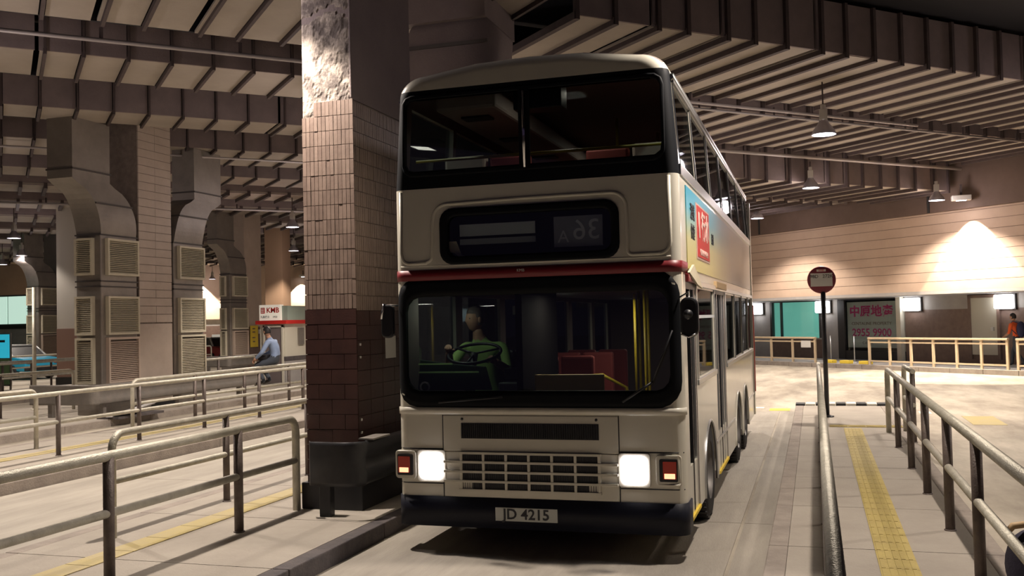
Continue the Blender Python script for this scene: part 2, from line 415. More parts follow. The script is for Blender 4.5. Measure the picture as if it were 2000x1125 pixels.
# ground floor wall with openings
sh = empty('wall_shopfront', UV(30, 20, 0), kind='structure')
def seg(v0, v1, z0, z1, M, nm, u0=30., u1=30.3): return ubox(MB(), u0, v0, z0, u1, v1, z1).build(nm, M, sh)
seg(32.6, 44, .15, 2.6, M_wallg, 'wall_pier'); seg(28.7, 29.6, .15, 2.6, M_wallg, 'wall_pier')
seg(29.6, 32.6, .15, .95, M_dado, 'stall_riser'); seg(29.6, 32.6, 2.5, 2.6, M_frame, 'head_rail')
seg(25.4, 28.7, 2.5, 2.6, M_frame, 'head_rail'); seg(25.4, 28.7, .15, .5, M_frame, 'stall_riser')
seg(23.0, 25.4, .15, 2.05, M_dado, 'tiled_wall'); seg(23.0, 25.4, 2.05, 2.6, M_wallg, 'upper_wall')
seg(4, 23.0, .15, 2.05, M_dado, 'tiled_wall'); seg(4, 23.0, 2.05, 2.6, M_wallg, 'upper_wall')
seg(25.45, 25.65, .15, 2.6, M_booth, 'column_strip', 29.8, 30.1)
pl = empty('floor_walkway', UV(28, 20, 0), kind='structure')
ubox(MB(), 27.18, 2, 0, 34, 46, .15).build('slab', M_wallg, pl)
v = 2.
while v < 46:
    ubox(MB(), 27.0, v+.01, -.01, 27.19, v+1.19, .153).build('kerb_stone', M_kerb, pl); v += 1.2
# windows
w1 = empty('window_1', UV(30, 31, .95), kind='structure')
ubox(MB(), 30.02, 29.7, .97, 30.04, 32.5, 2.5).build('pane', M_glss, w1); ubox(MB(), 30.15, 29.7, .97, 30.2, 32.5, 2.5).build('blind', M_teal, w1)
for (a, b) in ((29.6, 29.72), (31.9, 31.97), (32.48, 32.6)): ubox(MB(), 29.98, a, .95, 30.08, b, 2.5).build('mullion', M_frame, w1)
ubox(MB(), 29.97, 29.6, .93, 30.08, 32.6, .99).build('sill', M_alu, w1)
w2 = empty('window_2', UV(30, 27, .5), kind='structure')
ubox(MB(), 30.06, 25.8, .5, 30.07, 28.6, 2.5).build('pane', M_glss, w2); ubox(MB(), 30.6, 25.4, .2, 30.7, 28.9, 2.5).build('backing_wall', M_frame, w2)
ubox(MB(), 30.10, 25.9, .62, 30.12, 28.3, 2.42).build('poster_sheet', M_sheet, w2)
for (a, b) in ((28.35, 28.7), (25.65, 25.8)): ubox(MB(), 29.98, a, .15, 30.1, b, 2.5).build('mullion', M_frame, w2)
xd = UV(0, -1, 0); yd = Vector((0, 0, 1))
text('中原地產', .47, M_purp, w2, UV(30.095, 27.1, 2.02), xd, yd, bold=.012, sx=1.15)
text('CENTALINE PROPERTY', .17, M_dado, w2, UV(30.095, 27.1, 1.56), xd, yd, sx=1.12)
text('2955 9900', .42, M_purp, w2, UV(30.095, 27.1, 1.20), xd, yd, bold=.006, sx=1.08)
text('C-019 A', .15, M_dado, w2, UV(30.095, 27.3, .80), xd, yd)
dr = empty('door_1', UV(30, 21.8, .15), kind='structure')
ubox(MB(), 29.93, 21.55, .45, 30.0, 22.55, 2.42).build('door_leaf', M_door, dr, bevel=.01)
for (a, b, c, d) in ((21.45, 21.55, .3, 2.52), (22.55, 22.65, .3, 2.52), (21.45, 22.65, 2.42, 2.52)): ubox(MB(), 29.9, a, c, 30.02, b, d).build('door_frame', M_dado, dr)
ubox(MB(), 29.86, 21.66, 1.28, 29.93, 21.76, 1.4).build('handle', M_alu, dr)
# far wall closing the hall
wb = empty('wall_back', UV(8, 76, 0), kind='structure')
def vbox(u0, u1, v0, v1, z0, z1, M, nm): return ubox(MB(), u0, v0, z0, u1, v1, z1).build(nm, M, wb)
vbox(-14, 27.4, 76, 76.4, 2.6, 7.7, M_fasc, 'fascia'); vbox(-14, 27.4, 76.3, 76.6, 2.1, 2.6, M_wallg, 'upper_wall'); vbox(-14, 27.4, 76.3, 76.6, 0, 2.1, M_dado, 'tiled_wall')
wl = empty('wall_left', UV(-13, 40, 0), kind='structure')
ubox(MB(), -13.4, 20, 0, -13, 76, 2.4).build('tiled_wall', M_dado, wl); ubox(MB(), -13.4, 20, 2.4, -13, 76, 7.7).build('fascia', M_fascb, wl)
ubox(MB(), -12.99, 52, 2.5, -12.9, 58, 4.6).build('light_panel', mat('lit_green_panel', (.5, .7, .6), .6, emit=(.5, 1, .8), estr=1.2), wl)

# ================================================================== LAMPS
_lampmesh = {}
def high_bay(x, y, z, lab, power=1., drop=.9, group='hanging high-bay lamps', spot=62, on=True):
    e = empty('high_bay_lamp', (x, y, z), lab, 'lamp', group)
    if not _lampmesh:
        a = MB().lathe([(.232, .0), (.235, .02), (.20, .10), (.125, .20), (.085, .27), (.08, .29)], (0, 0, 0), 24).build('reflector', M_lampb); _lampmesh['a'] = a.data; bpy.data.objects.remove(a)
        a = MB().lathe([(.001, .03), (.215, .03)], (0, 0, 0), 24).build('lens', M_bulb); _lampmesh['b'] = a.data; bpy.data.objects.remove(a)
        a = MB().box(-.075, -.075, .28, .075, .075, .50).lathe([(.05, .5), (.05, .6), (.001, .6)], (0, 0, 0), 12).build('ballast_box', M_lampw, bevel=.01); _lampmesh['c'] = a.data; bpy.data.objects.remove(a)
    inst(_lampmesh['a'], 'reflector', e, (x, y, z)); inst(_lampmesh['b'], 'lens', e, (x, y, z)); inst(_lampmesh['c'], 'ballast_box', e, (x, y, z))
    MB().tube([(x, y, z+.55), (x, y, z+.55+drop)], .018, 6).build('suspension_rod', M_rib, e)
    L = bpy.data.lights.new('lamp_light', 'SPOT'); L.energy = LAMP_W*power*PI; L.color = WARM; L.spot_size = math.radians(spot*2); L.spot_blend = .35; L.shadow_soft_size = .09
    lo = bpy.data.objects.new('lamp_light', L); COL.objects.link(lo); lo.parent = e; lo.location = (0, 0, -.02)
    L2 = bpy.data.lights.new('lamp_fill', 'POINT'); L2.energy = LAMP_FILL_W*power; L2.color = (1, .86, .86); L2.shadow_soft_size = .2  # added fill that brightens the ceiling, besides the lamp's own spot
    l2 = bpy.data.objects.new('lamp_fill', L2); COL.objects.link(l2); l2.parent = e; l2.location = (0, 0, -.25)
    return e
high_bay(.30, 20.1, 5.55, 'largest hanging lamp, high on the right above the bus stop sign', drop=.5)
high_bay(.03, 28.6, 5.55, 'second hanging lamp on the right, just below and left of the largest one', drop=.2)
high_bay(-1.88, 36.8, 5.55, 'hanging lamp seen just beyond the rear end of the bus', drop=.3)
high_bay(3.72, 32.4, 5.4, 'hanging lamp in front of the tan wall on the right', 1.2)
high_bay(-17.8, 31.0, 5.55, 'upper of the two lamps left of the tiled pillar')
high_bay(-23.5, 41.0, 5.55, 'lower of the two lamps left of the tiled pillar')
high_bay(-42.4, 62.1, 5.55, 'small distant lamp beside the right louvred duct')
high_bay(-39.2, 69.2, 5.55, 'tiny distant lamp touching the tiled pillar edge')
high_bay(-28.7, 29.4, 5.55, 'upper lamp at the far left edge')
high_bay(-35.0, 36.3, 5.55, 'second lamp at the far left, slightly lower')
high_bay(-40.5, 40.7, 5.55, 'lamp cut by the left border of the picture')
# unseen lamps: two inferred from shadows, the others added out of view for light
for (x, y, p, lab) in ((-5.72, 8.50, 1.0, 'hanging lamp above the near left platform, over the picture edge'), (.45, 8.42, .8, 'hanging lamp above the right handrail, over the picture edge'), (-11.6, 10.6, 1.15, 'hanging lamp above the empty left lane, outside the left border'),
        (-8.7, 16.6, 1.2, 'hanging lamp hidden behind the tiled pillar, nearer one'), (-12.3, 24.6, 1.1, 'hanging lamp hidden behind the tiled pillar, farther one'), (5.6, 12.5, .55, 'hanging lamp above the road outside the right border'),
        (5.3, 21.4, 1.3, 'hanging lamp near the tan wall outside the right border'), (-19.6, 17.2, 1.2, 'hanging lamp outside the left border beyond the duct pillar'), (-6.4, 33, 1., 'hanging lamp hidden far behind the bus'), (-3.0, 24, 1., 'hanging lamp hidden behind the bus')):
    high_bay(x, y, 5.6, lab, p, 1.47 if (x == .45 or x == 5.3) else .45)
def flood(p, tgt, power, size, blend, lab, warm=(1, .86, .66)):
    e = empty('wall_floodlight', p, lab, 'lamp', 'floodlights washing the tan walls')
    x, y, z = p
    MB().box(x-.28, y-.16, z, x+.28, y+.16, z+.16).build('housing', M_lampw, e, bevel=.02); MB().box(x-.03, y-.03, z+.14, x+.03, y+.03, z+.5).build('bracket', M_rib, e)
    MB().box(x-.14, y-.09, z-.004, x+.14, y+.09, z).build('lens', M_bulb, e)
    L = bpy.data.lights.new('lamp_light', 'SPOT'); L.energy = power; L.color = warm; L.spot_size = math.radians(size); L.spot_blend = blend; L.shadow_soft_size = .04
    lo = bpy.data.objects.new('lamp_light', L); COL.objects.link(lo); lo.parent = e; lo.location = (0, 0, -.02)
    d = Vector(tgt) - Vector(p); lo.rotation_euler = d.to_track_quat('-Z', 'Y').to_euler()
p = UV(26.5, 20.15, 5.42); flood(p, p - Vector((0, 0, 1)), 2600, 78, .12, 'floodlight above the blown-out pool of light on the tan wall')
for v, zz in ((75.5, 5.8),):
    for i, U in enumerate((13.3, 21.2, 5.0)):
        p = UV(U, v, zz); flood(p, p + Vector((.02, .0, -1)), 2600, 84, .12, ['floodlight on the far wall behind the red taxi', 'floodlight on the far wall above the small cabin', 'floodlight on the far wall behind the left duct pillars'][i])
# wall bulkheads under the overhang
for i, (v, lab) in enumerate(((33.3, 'glowing wall lamp nearest the bus tail'), (29.35, 'glowing wall lamp beside the teal window'), (24.95, 'glowing wall lamp right of the purple-lettered window'), (21.2, 'glowing wall lamp right of the pale door'))):
    e = empty('wall_lamp', UV(29.95, v, 2.2), lab, 'lamp', 'glowing wall lamps under the overhang')
    ubox(MB(), 29.72, v-.33, 2.02, 29.92, v+.33, 2.5).build('diffuser', M_wl, e, bevel=.05)
    ubox(MB(), 29.9, v-.36, 2.0, 30.0, v+.36, 2.52).build('back_plate', M_frame, e)

# ================================================================== PILLARS
def tiled_pillar(x0, x1, y0, y1):
    e = empty('tiled_pillar', (x0, y0, .15), 'massive brown tiled pillar with peeling plaster top, left of the bus', 'pillar')
    # core
    MB().box(x0+.012, y0+.012, .15, x1-.012, y1-.012, 2.2).build('lower_core', M_dgrout, e)
    # upper tiled core and bare concrete head
    MB().box(x0+.012, y0+.012, 2.2, x1-.012, y1-.012, 4.36).build('upper_core', M_grout, e)
    # rough plaster head: displaced grid on near face
    h = MB(); nx, nz = 26, 100; z0, z1 = 4.2, 7.6
    rnd = random.Random(3)
    from mathutils import noise
    vs = []
    for j in range(nz+1):
        for i in range(nx+1):
            X = x0+.005+(x1-x0-.01)*i/nx; Z = z0+(z1-z0)*j/nz
            nn = noise.fractal(Vector((X*5, Z*4, 1.3)), .8, 2.2, 5)
            nn += .35*noise.noise(Vector((X*22, Z*22, 2))); d = .009 if nn > .02 else (.004 if nn > -.2 else .0)
            d += noise.noise(Vector((X*30, Z*30, 5)))*.0015
            if abs(Z-5.28-.05*math.sin(X*9)) < .03: d -= .02
            if i in (0, nx) or j in (0,): d = 0
            vs.append((X, y0+.015-d, Z))
    h.add(vs, [(j*(nx+1)+i, j*(nx+1)+i+1, (j+1)*(nx+1)+i+1, (j+1)*(nx+1)+i) for j in range(nz) for i in range(nx)])
    h.build('peeling_plaster', M_conc, e)
    MB().box(x0+.005, y0+.016, 4.36, x1, y1, 7.6).build('concrete_head', M_pconc, e)
    MB().box(x1-.02, y0-.03, 4.37, x1+.004, y0+.02, 7.6).build('painted_edge', M_pconc, e, bevel=.006)
    # front narrow tiles: 13 columns by 14 rows
    rh = .1545; nc = 13; cw = (x1-x0)/nc
    ta = [unit(M_tile, 'tile', cw-.005, .014, rh-.006), unit(M_tile2, 'tile', cw-.005, .014, rh-.006)]
    for r_ in range(14):
        zc = 2.2 + rh*(r_+.5)
        for c_ in range(nc):
            if r_ == 13 and c_ < 3: continue
            inst(R.choice(ta), 'tile', e, (x0+cw*(c_+.5), y0+.006+R.uniform(-.0025, .002), zc), rot=(R.uniform(-.01, .01), 0, R.uniform(-.02, .02)))
    # lower oxblood tiles, half bond
    lt = unit(M_dtile, 'tile', (x1-x0)/2-.005, .016, rh-.006); lh = unit(M_dtile, 'tile', (x1-x0)/4-.005, .016, rh-.006)
    hw = (x1-x0)/2
    for r_ in range(13):
        zc = 2.2 - rh*(r_+.5)
        if r_ % 2 == 0:
            for c_ in range(2): inst(lt, 'tile', e, (x0+hw*(c_+.5), y0+.006+R.uniform(-.002, .002), zc))
        else:
            inst(lh, 'tile', e, (x0+hw/4, y0+.006, zc)); inst(lt, 'tile', e, (x0+hw, y0+.006+R.uniform(-.002, .002), zc)); inst(lh, 'tile', e, (x1-hw/4, y0+.006, zc))
    # side face tiles
    a = MB(); b = MB(); L = y1-y0
    for r_ in range(28):
        zc = .17 + rh*(r_+.5)
        if zc+rh/2 > 4.37: break
        n_ = int(L/(cw if zc > 2.2 else hw)); ww = L/n_
        for c_ in range(n_):
            (a if zc > 2.2 else b).box(x1-.012, y0+ww*c_+.003, zc-rh/2+.003, x1+.002+R.uniform(-.002, .001), y0+ww*(c_+1)-.003, zc+rh/2-.003)
    a.build('side_tiling', M_tile2, e, kind='stuff'); b.build('side_tiling', M_dtile, e, kind='stuff')
    MB().box(x0-.05, y0-.045, .15, x1+.05, y1+.05, .42).build('black_plinth', M_bl, e, bevel=.01)
    for (yy, zz) in ((y0+.06, 1.83), (y0+.06, 1.70), (y0+.06, 1.06), (y0+.06, .93)):
        MB().box(x1, yy-.012, zz-.012, x1+.012, yy+.012, zz+.012).build('fixing_stud', M_paper, e)
    return e
tiled_pillar(-5.06, -4.47, 9.04, 10.56)
# notice on the side of the pillar and mirrors beyond
o = MB().box(-4.468, 9.72, 1.66, -4.46, 9.98, 1.9).build('notice_sheet', M_paper, None, label='small white notice taped to the pillar side beside the bus mirror', category='notice')

def pillar(x, y, wx, wy, z1, lab, M_low, M_up, zsplit=2.1, tilerow=False):
    e = empty('pillar', (x, y, .15), lab, 'pillar')
    MB().box(x-wx, y, 0, x, y+wy, zsplit).build('lower_casing', M_low, e)
    if tilerow:
        z = zsplit+.03; rh = .195
        MB().box(x-wx+.01, y+.01, zsplit, x-.012, y+wy-.01, z1).build('core', M_grout, e)
        me = unit(M_up, 'tile', .03, wy/2-.004, rh-.012)
        while z < z1:
            for k in range(2): inst(me, 'tile', e, (x-.012+R.uniform(-.003, .003), y+wy*(k+.5)/2, z+rh/2))
            z += rh
    else: MB().box(x-wx+.01, y+.01, zsplit, x-.01, y+wy-.01, z1).build('upper_casing', M_up, e)
    MB().box(x-wx-.03, y-.03, 0, x+.03, y+wy+.03, .3).build('plinth', M_bl, e)
    return e
def louvre(par, axis, a0, a1, fixed, z0, z1, M):
    """framed louvre on a face: axis 'x' -> plane facing +X at x=fixed, spanning Y a0..a1; 'y' -> facing -Y"""
    f = MB(); t = .05
    def bx(mb, p0, p1, q0, q1, d0, d1):
        if axis == 'x': mb.box(fixed+d0, p0, q0, fixed+d1, p1, q1)
        else: mb.box(p0, fixed-d1, q0, p1, fixed-d0, q1)
    bx(f, a0, a1, z0, z0+t, 0, .09); bx(f, a0, a1, z1-t, z1, 0, .09); bx(f, a0, a0+t, z0+t, z1-t, 0, .09); bx(f, a1-t, a1, z0+t, z1-t, 0, .09)
    fo = f.build('louvre_frame', M, par)
    b = MB(); bx(b, a0+t, a1-t, z0+t, z1-t, 0, .01); b.build('louvre_back', M_louvd, fo)
    n = int((z1-z0-2*t)/.042); s_ = MB()
    for i in range(n):
        zz = z0+t+.012+i*.042
        if axis == 'x': s_.obox((fixed+.05, (a0+a1)/2, zz+.012), (.025, 0, -.014), (0, (a1-a0)/2-t, 0), (.002, 0, .004))
        else: s_.obox(((a0+a1)/2, fixed-.05, zz+.012), (0, -.025, -.014), ((a1-a0)/2-t, 0, 0), (0, -.002, .004))
    s_.build('louvre_blades', M, fo, kind='stuff')
def duct_unit(x, y, dirn, lab, lv=True, wx=.66, wy=1.2):
    """louvred air unit: casing + framed louvres + swan-neck duct rising to the ceiling. x = right face, y = near face"""
    e = empty('air_duct_unit', (x, y, .15), lab, 'air duct')
    MB().box(x-wx, y, .15, x, y+wy, 4.15).build('casing', M_duct, e, bevel=.02)
    for (z0, z1, M) in ((3.25, 4.07, M_louv), (1.92, 2.78, M_louv), (.84, 1.86, M_louvb if dirn < 0 else M_louv)):
        louvre(e, 'x', y+.14, y+wy-.02, x, z0, z1, M)
        louvre(e, 'y', x-wx+.02, x-.16, y, z0, z1, M_louv)
    for z in (3.1, 2.98, 4.13): MB().box(x-wx-.02, y-.02, z, x+.02, y+wy+.02, z+.03).build('band', M_seam, e)
    # swan neck
    n = 14; rings = []; rib = []
    for i in range(n+1):
        t = i/n; zz = 4.15 + (5.5-4.15)*t
        tt = min(1, t*1.25); s_ = 1-math.sqrt(max(0, 1-tt*tt)); bulge = .22*math.sin(PI*min(1, t*1.15))*(1-t)
        sh_ = dirn*.86*s_
        rings.append((sh_, bulge, zz))
    rings.append((dirn*.86, 0, 6.62))
    mb = MB(); vs = []
    for (sh_, bl, zz) in rings:
        a, b = y+.02+sh_, y+wy-.02+sh_
        if dirn < 0: b += bl*0; a -= bl*.3
        vs += [(x-wx, a, zz), (x+.0+bl*.3, a, zz), (x+bl*.3, b, zz), (x-wx, b, zz)]
    fs = []
    for i in range(len(rings)-1):
        for k in range(4): fs.append((4*i+k, 4*i+(k+1) % 4, 4*i+4+(k+1) % 4, 4*i+4+k))
    mb.add(vs, fs, False); mb.build('swan_neck', M_duct, e)
    for idx in (7, 14):
        sh_, bl, zz = rings[idx]
        q = MB(); a, b = y+.0+sh_, y+wy+sh_
        q.box(x-wx-.02, a-.0, zz-.015, x+.03+bl*.3, b+.0, zz+.02); q.build('seam_flange', M_seam, e)
    return e
pillar(-15.0, 19.08, 1.0, 1.2, 6.9, 'pale tiled pillar between two louvred air ducts on the left', M_ptile, M_ptile, 2.15, True)
duct_unit(-15.0, 17.8, -1, 'louvred air duct unit on the near side of the pale left pillar')
duct_unit(-15.0, 20.36, 1, 'louvred air duct unit on the far side of the pale left pillar')
duct_unit(-22.4, 34.0, -1, 'distant louvred duct unit between the red taxi and the yellow poster', wx=.45)
pillar(-22.55, 35.3, .9, 1.3, 6.9, 'distant brown and tan pillar carrying the yellow poster', M_dado, M_ptile, 2.0)
duct_unit(-34.9, 37.2, -1, 'distant louvred duct unit near the blue car')
pillar(-34.9, 38.5, .9, 1.3, 6.9, 'distant dim pillar right of the far left duct unit', M_dado, M_pconc, 2.0)
pillar(-26.0, 29.6, .95, .45, 6.9, 'pinkish pillar coloured white higher up as if lit, just left of the big duct unit', mat('pink_brown', (.34, .21, .17), .6), mat('painted_lit_white', (.72, .68, .62), .7), 2.1)  # upper white stands in for lamp light falling on the pillar
pillar(-25.0, 42.5, 1.0, .8, 6.9, 'tan pillar rising behind the small cabin', M_fasc, mat('tan_pillar', (.33, .21, .13), .7), 2.1)
# dark duct elbow above the pillar and the bus
e = empty('duct_elbow', (-4.6, 13, 5.2), 'dark curved duct elbow above the bus roof beside the tiled pillar', 'air duct')
vs = []; fs = []; n = 10
for i in range(n+1):
    q = PI/2*i/n; cx = -5.35 + .85*(1-math.cos(q)); rad = .55+.35*math.sin(q)
    z = 5.0 + 1.25*math.sin(q)
    vs += [(-5.6+.3*i/n, 12.7, z-0.0), (-4.35+.15*math.sin(q*1.2), 12.7, z), (-4.35+.15*math.sin(q*1.2), 13.9, z), (-5.6+.3*i/n, 13.9, z)]
for i in range(n):
    for k in range(4): fs.append((4*i+k, 4*i+(k+1) % 4, 4*i+4+(k+1) % 4, 4*i+4+k))
MB().add(vs, fs, True).box(-5.4, 12.6, 6.25, -4.2, 14.0, 6.9).build('bend', M_pconc, e)
MB().box(-5.5, 12.67, 5.9, -4.2, 12.7, 5.95).build('seam_flange', M_seam, e)
MB().box(-5.3, 12.5, .15, -4.5, 13.9, 5.05).build('riser_duct', M_pconc, e)

# crash barriers
def barrier(xr, y0, y1, xl, z0, z1, M, lab, posts, lip=True):
    e = empty('crash_barrier', (xr, y0, .15), lab, 'barrier')
    # path: from far end along x=xr to the near end, wrapping to xl; corrugated W profile
    prof = [(0, 0), (.03, .04), (.03, .12), (.0, .17), (.0, .27), (.03, .32), (.03, .40), (0, .44)]
    sc = (z1-z0)/.44
    path = []
    r_ = .16
    path.append((Vector((xr, y1, 0)), Vector((1, 0, 0)))); path.append((Vector((xr, y0+r_, 0)), Vector((1, 0, 0))))
    for k in range(1, 7):
        q = PI/2*k/6; path.append((Vector((xr-r_+r_*math.cos(q), y0+r_-r_*math.sin(q), 0)), Vector((math.cos(q), -math.sin(q), 0))))
    path.append((Vector((xl, y0+.02, 0)), Vector((0, -1, 0)))); path.append((Vector((xl-.02, y0+.07, 0)), Vector((-1, 0, 0))))
    vs = []; fs = []; m_ = len(prof)
    flat = [0, 0] + [.5]*2 + [1]*20
    for i, (p_, nn) in enumerate(path):
        kf = 1 if i < 2 else .0
        for (d, h) in prof: vs.append(p_ + nn*(d*kf + (.03 if not kf else 0)) + Vector((0, 0, z0+h*sc)))
    for i in range(len(path)-1):
        for j in range(m_-1): fs.append((i*m_+j, (i+1)*m_+j, (i+1)*m_+j+1, i*m_+j+1))
    o = MB().add(vs, fs, True).build('beam', M, e)
    md = o.modifiers.new('s', 'SOLIDIFY'); md.thickness = .008
    for (px, py) in posts: MB().box(px-.06, py-.05, .15, px+.06, py+.05, z1-.1).build('post', M, e, bevel=.008)
    return e
g = barrier(-4.24, 8.56, 19, -4.76, .47, .9, M_guard, 'dark bent steel crash barrier wrapped round the foot of the tiled pillar', [(-4.66, 8.7), (-4.36, 11.2), (-4.36, 15)])
MB().box(-4.33, 8.75, .9, -4.17, 9.15, .915).build('splice_plate', M_guardg, g)
barrier(-14.5, 17.0, 23.2, -16.2, .45, .88, M_guardg, 'grey steel crash barrier round the base of the left louvred ducts', [(-15.9, 17.3), (-14.65, 17.4), (-14.65, 20), (-14.65, 22.6)])
barrier(-21.95, 33.2, 39, -23.3, .45, .88, M_guardg, 'distant grey crash barrier below the yellow poster', [(-23.1, 33.5), (-22.08, 36)])
for k in range(5):
    a = R.uniform(-.12, .12)
    o = MB().obox((0, 0, 0), (.06, 0, 0), (0, .75+.05*k, 0), (0, 0, .008)).build('white_plank', M_planks, None, group='white boards dumped by the duct pillar',
        label=['lowest white board in the heap beside the left crash barrier', 'second white board from the bottom of the heap', 'middle white board of the heap', 'white board just under the top one of the heap', 'topmost white board in the heap by the duct pillar'][k], category='board')
    o.location = (-14.35+.035*k, 17.75+.12*k, .21+.035*k); o.rotation_euler = (.0, .0, .35+a)
MB().box(-14.55, 17.1, .15, -14.0, 18.6, .198).build('pallet_board', M_kdark, None, label='dark flat board under the heap of white boards', category='board')

# ================================================================== RAILINGS
def railing(x, y0, y1, posts, lab, start=True, end=True, r_=.036, pr=.036, M1=None, zt=1.09, zm=.66, base=.15, group='tubular queue railings'):
    e = empty('queue_railing', (x, y0, base), lab, 'railing', group)
    M1 = M1 or M_rail; rc = .14
    pts = []
    if start:
        pts += [(x, y0, base), (x, y0, zt-rc)]
        for k in range(1, 6): q = PI/2*k/5; pts.append((x, y0+rc-rc*math.cos(q), zt-rc+rc*math.sin(q)))
    else: pts.append((x, y0, zt))
    if end:
        for k in range(0, 6): q = PI/2*k/5; pts.append((x, y1-rc+rc*math.sin(q), zt-rc+rc*math.cos(q)))
        pts.append((x, y1, base))
    else: pts.append((x, y1, zt))
    MB().tube(pts, r_, 14).build('top_rail', M1, e)
    MB().tube([(x, y0, zm), (x, y1, zm)], r_*.86, 12).build('mid_rail', M1, e)
    me = None
    for y in posts:
        if me is None:
            o = MB().tube([(0, 0, base), (0, 0, zt-.01)], pr, 12).lathe([(pr+.01, base), (pr+.01, base+.01), (pr, base+.012)], (0, 0, 0), 12).build('post', M_post, e, local=True)
            me = o.data; o.location = Vector((x, y, 0)) - woff(e)
        else: inst(me, 'post', e, (x, y, 0))
    return e
railing(-5.13, -1.5, 8.93, [-.8, 1, 2.7, 4.4, 6.15, 7.88], 'nearest tube railing at lower left, ending beside the tiled pillar', start=False, r_=.04, pr=.042)
railing(-6.15, 7.42, 24, [9.22, 11.0, 12.8, 14.6, 16.4, 18.2, 20, 22], 'second tube railing, its rounded end behind the nearest left railing')
railing(-11.0, 6.5, 30, [8.4, 10.25, 12.1, 13.95, 15.8, 17.7, 19.5, 21.4, 23.3, 25.2, 27], 'long tube railing across the empty lane, nearer of the two there', start=False)
railing(-12.0, 5.0, 12.72, [7.2, 9.0, 10.9], 'short tube railing at the left edge, ending before the long gap', start=False, end=True)
railing(-12.05, 15.1, 30, [17, 18.8, 20.7, 22.6, 24.5, 26.4, 28.3], 'tube railing on which the man in the blue shirt sits')
railing(-17.0, 9, 19.2, [11, 13, 15, 17], 'railing end standing in front of the blue car', end=True, start=False)
railing(-18.0, 12, 17.6, [14, 16], 'rear railing near the left border beside the tall thin post', end=True, start=False)
railing(-16.9, 21.0, 27.0, [23, 25], 'railing behind the seated man, before the distant barrier')
railing(-22.8, 20, 31, [22, 24, 26, 28], 'distant railing right of the blue car', end=True)
railing(-23.9, 22, 32.6, [24, 26, 28, 30], 'distant railing under the yellow poster', end=True)
railing(-28.8, 26, 42, [29, 32, 35, 38], 'farthest left railing beyond the blue car', end=True)
railing(.045, 2.2, 19.0, [3.5, 5.4, 7.3, 9.2, 11.1, 13, 14.9, 16.8], 'bright steel handrail running straight from the camera beside the bus', r_=.036, zt=1.1, start=False)
railing(1.06, 3.8, 16.3, [5.6, 7.55, 9.15, 10.9, 12.6, 14.5], 'tube railing on the outer edge of the right platform', zt=1.13, zm=.69, start=False, r_=.04, pr=.04)
railing(1.32, 15.0, 16.5, [15.1], 'short return railing at the far end of the right railing', zt=1.17, zm=.69, start=False, r_=.036)
# fences by the shopfront kerb
def kerb_fence(v0, v1, n, lab):
    e = empty('kerb_fence', UV(27.3, v0, .15), lab, 'fence', 'cream framed fences along the far kerb')
    step = (v1-v0)/n
    for i in range(n+1):
        v = v0+i*step; ubox(MB(), 27.27, v-.04, .15, 27.33, v+.04, 1.06).build('post', M_fence, e)
    ubox(MB(), 27.24, v0-.04, 1.05, 27.36, v1+.04, 1.12).build('top_rail', M_fence, e, bevel=.015)
    ubox(MB(), 27.28, v0, .92, 27.32, v1, .97).build('upper_rail', M_fence, e); ubox(MB(), 27.28, v0, .26, 27.32, v1, .31).build('lower_rail', M_fence, e)
    return e
kerb_fence(19.35, 24.7, 6, 'long cream kerb fence in front of the brown tiled wall')
kf = kerb_fence(27.3, 33.2, 5, 'cream kerb fence in front of the teal window')
kerb_fence(14.2, 19.0, 5, 'cream kerb fence cut by the right border')
ubox(MB(), 27.22, 27.45, .72, 27.235, 27.95, .98).build('notice_board', M_paper, None, label='white notice hung on the fence end by the teal window', category='notice')
for k, v in enumerate((26.7, 25.9, 25.0)):
    ubox(MB(), 27.3, v-.22, .15, 27.55, v+.22, .27).build('yellow_block', M_yell, None, bevel=.02, category='block', group='yellow blocks on the far kerb',
        label=['leftmost yellow block on the far kerb', 'middle yellow block on the far kerb', 'rightmost yellow block, touching the long cream fence'][k])
for k, v in enumerate((27.1, 25.95)):
    a = UV(27.9, v, 0); MB().tube([(a.x, a.y, .15), (a.x, a.y, 1.15)], .02, 8).lathe([(.09, .15), (.09, .18), (.001, .19)], (a.x, a.y, 0), 12).build('thin_bollard', M_alu, None, category='post', label=['left thin grey post before the purple-lettered window', 'right thin grey post before the purple-lettered window'][k])
# thin post & sign on left
MB().tube([(-18.02, 19.06, .15), (-18.02, 19.06, 3.1)], .045, 8).lathe([(.1, .15), (.1, .17), (.045, .18)], (-18.02, 19.06, 0), 12).build('tall_post', M_rail, None, label='tall thin grey post standing at the left beside the blue car', category='post')

# ================================================================== BUS STOP SIGN
e = empty('bus_stop_sign', (.15, 18.6, .15), 'round maroon bus stop sign on a dark pole beside the handrail', 'sign')
MB().tube([(.17, 18.6, .15), (.17, 18.6, 2.42)], .042, 12).lathe([(.12, .15), (.12, .17), (.045, .19)], (.17, 18.6, 0), 16).build('pole', M_guard, e)
MB().lathe([(.001, -.03), (.235, -.03), (.25, -.015), (.25, .015), (.235, .03), (.001, .03)], (.15, 18.6, 2.64), 40, 'y').build('disc', M_maroon, e)
MB().box(-.04, 18.562, 2.52, .34, 18.572, 2.76).build('route_plate', M_paper, e)
text('98D   272K', .085, M_ink, e, (.15, 18.56, 2.70), (1, 0, 0), (0, 0, 1), name='route_lettering')
MB().box(.07, 18.562, 2.79, .23, 18.57, 2.83).build('operator_plate', M_paper, e)
text('KMB', .045, M_kred, e, (.15, 18.56, 2.81), (1, 0, 0), (0, 0, 1), name='operator_lettering')

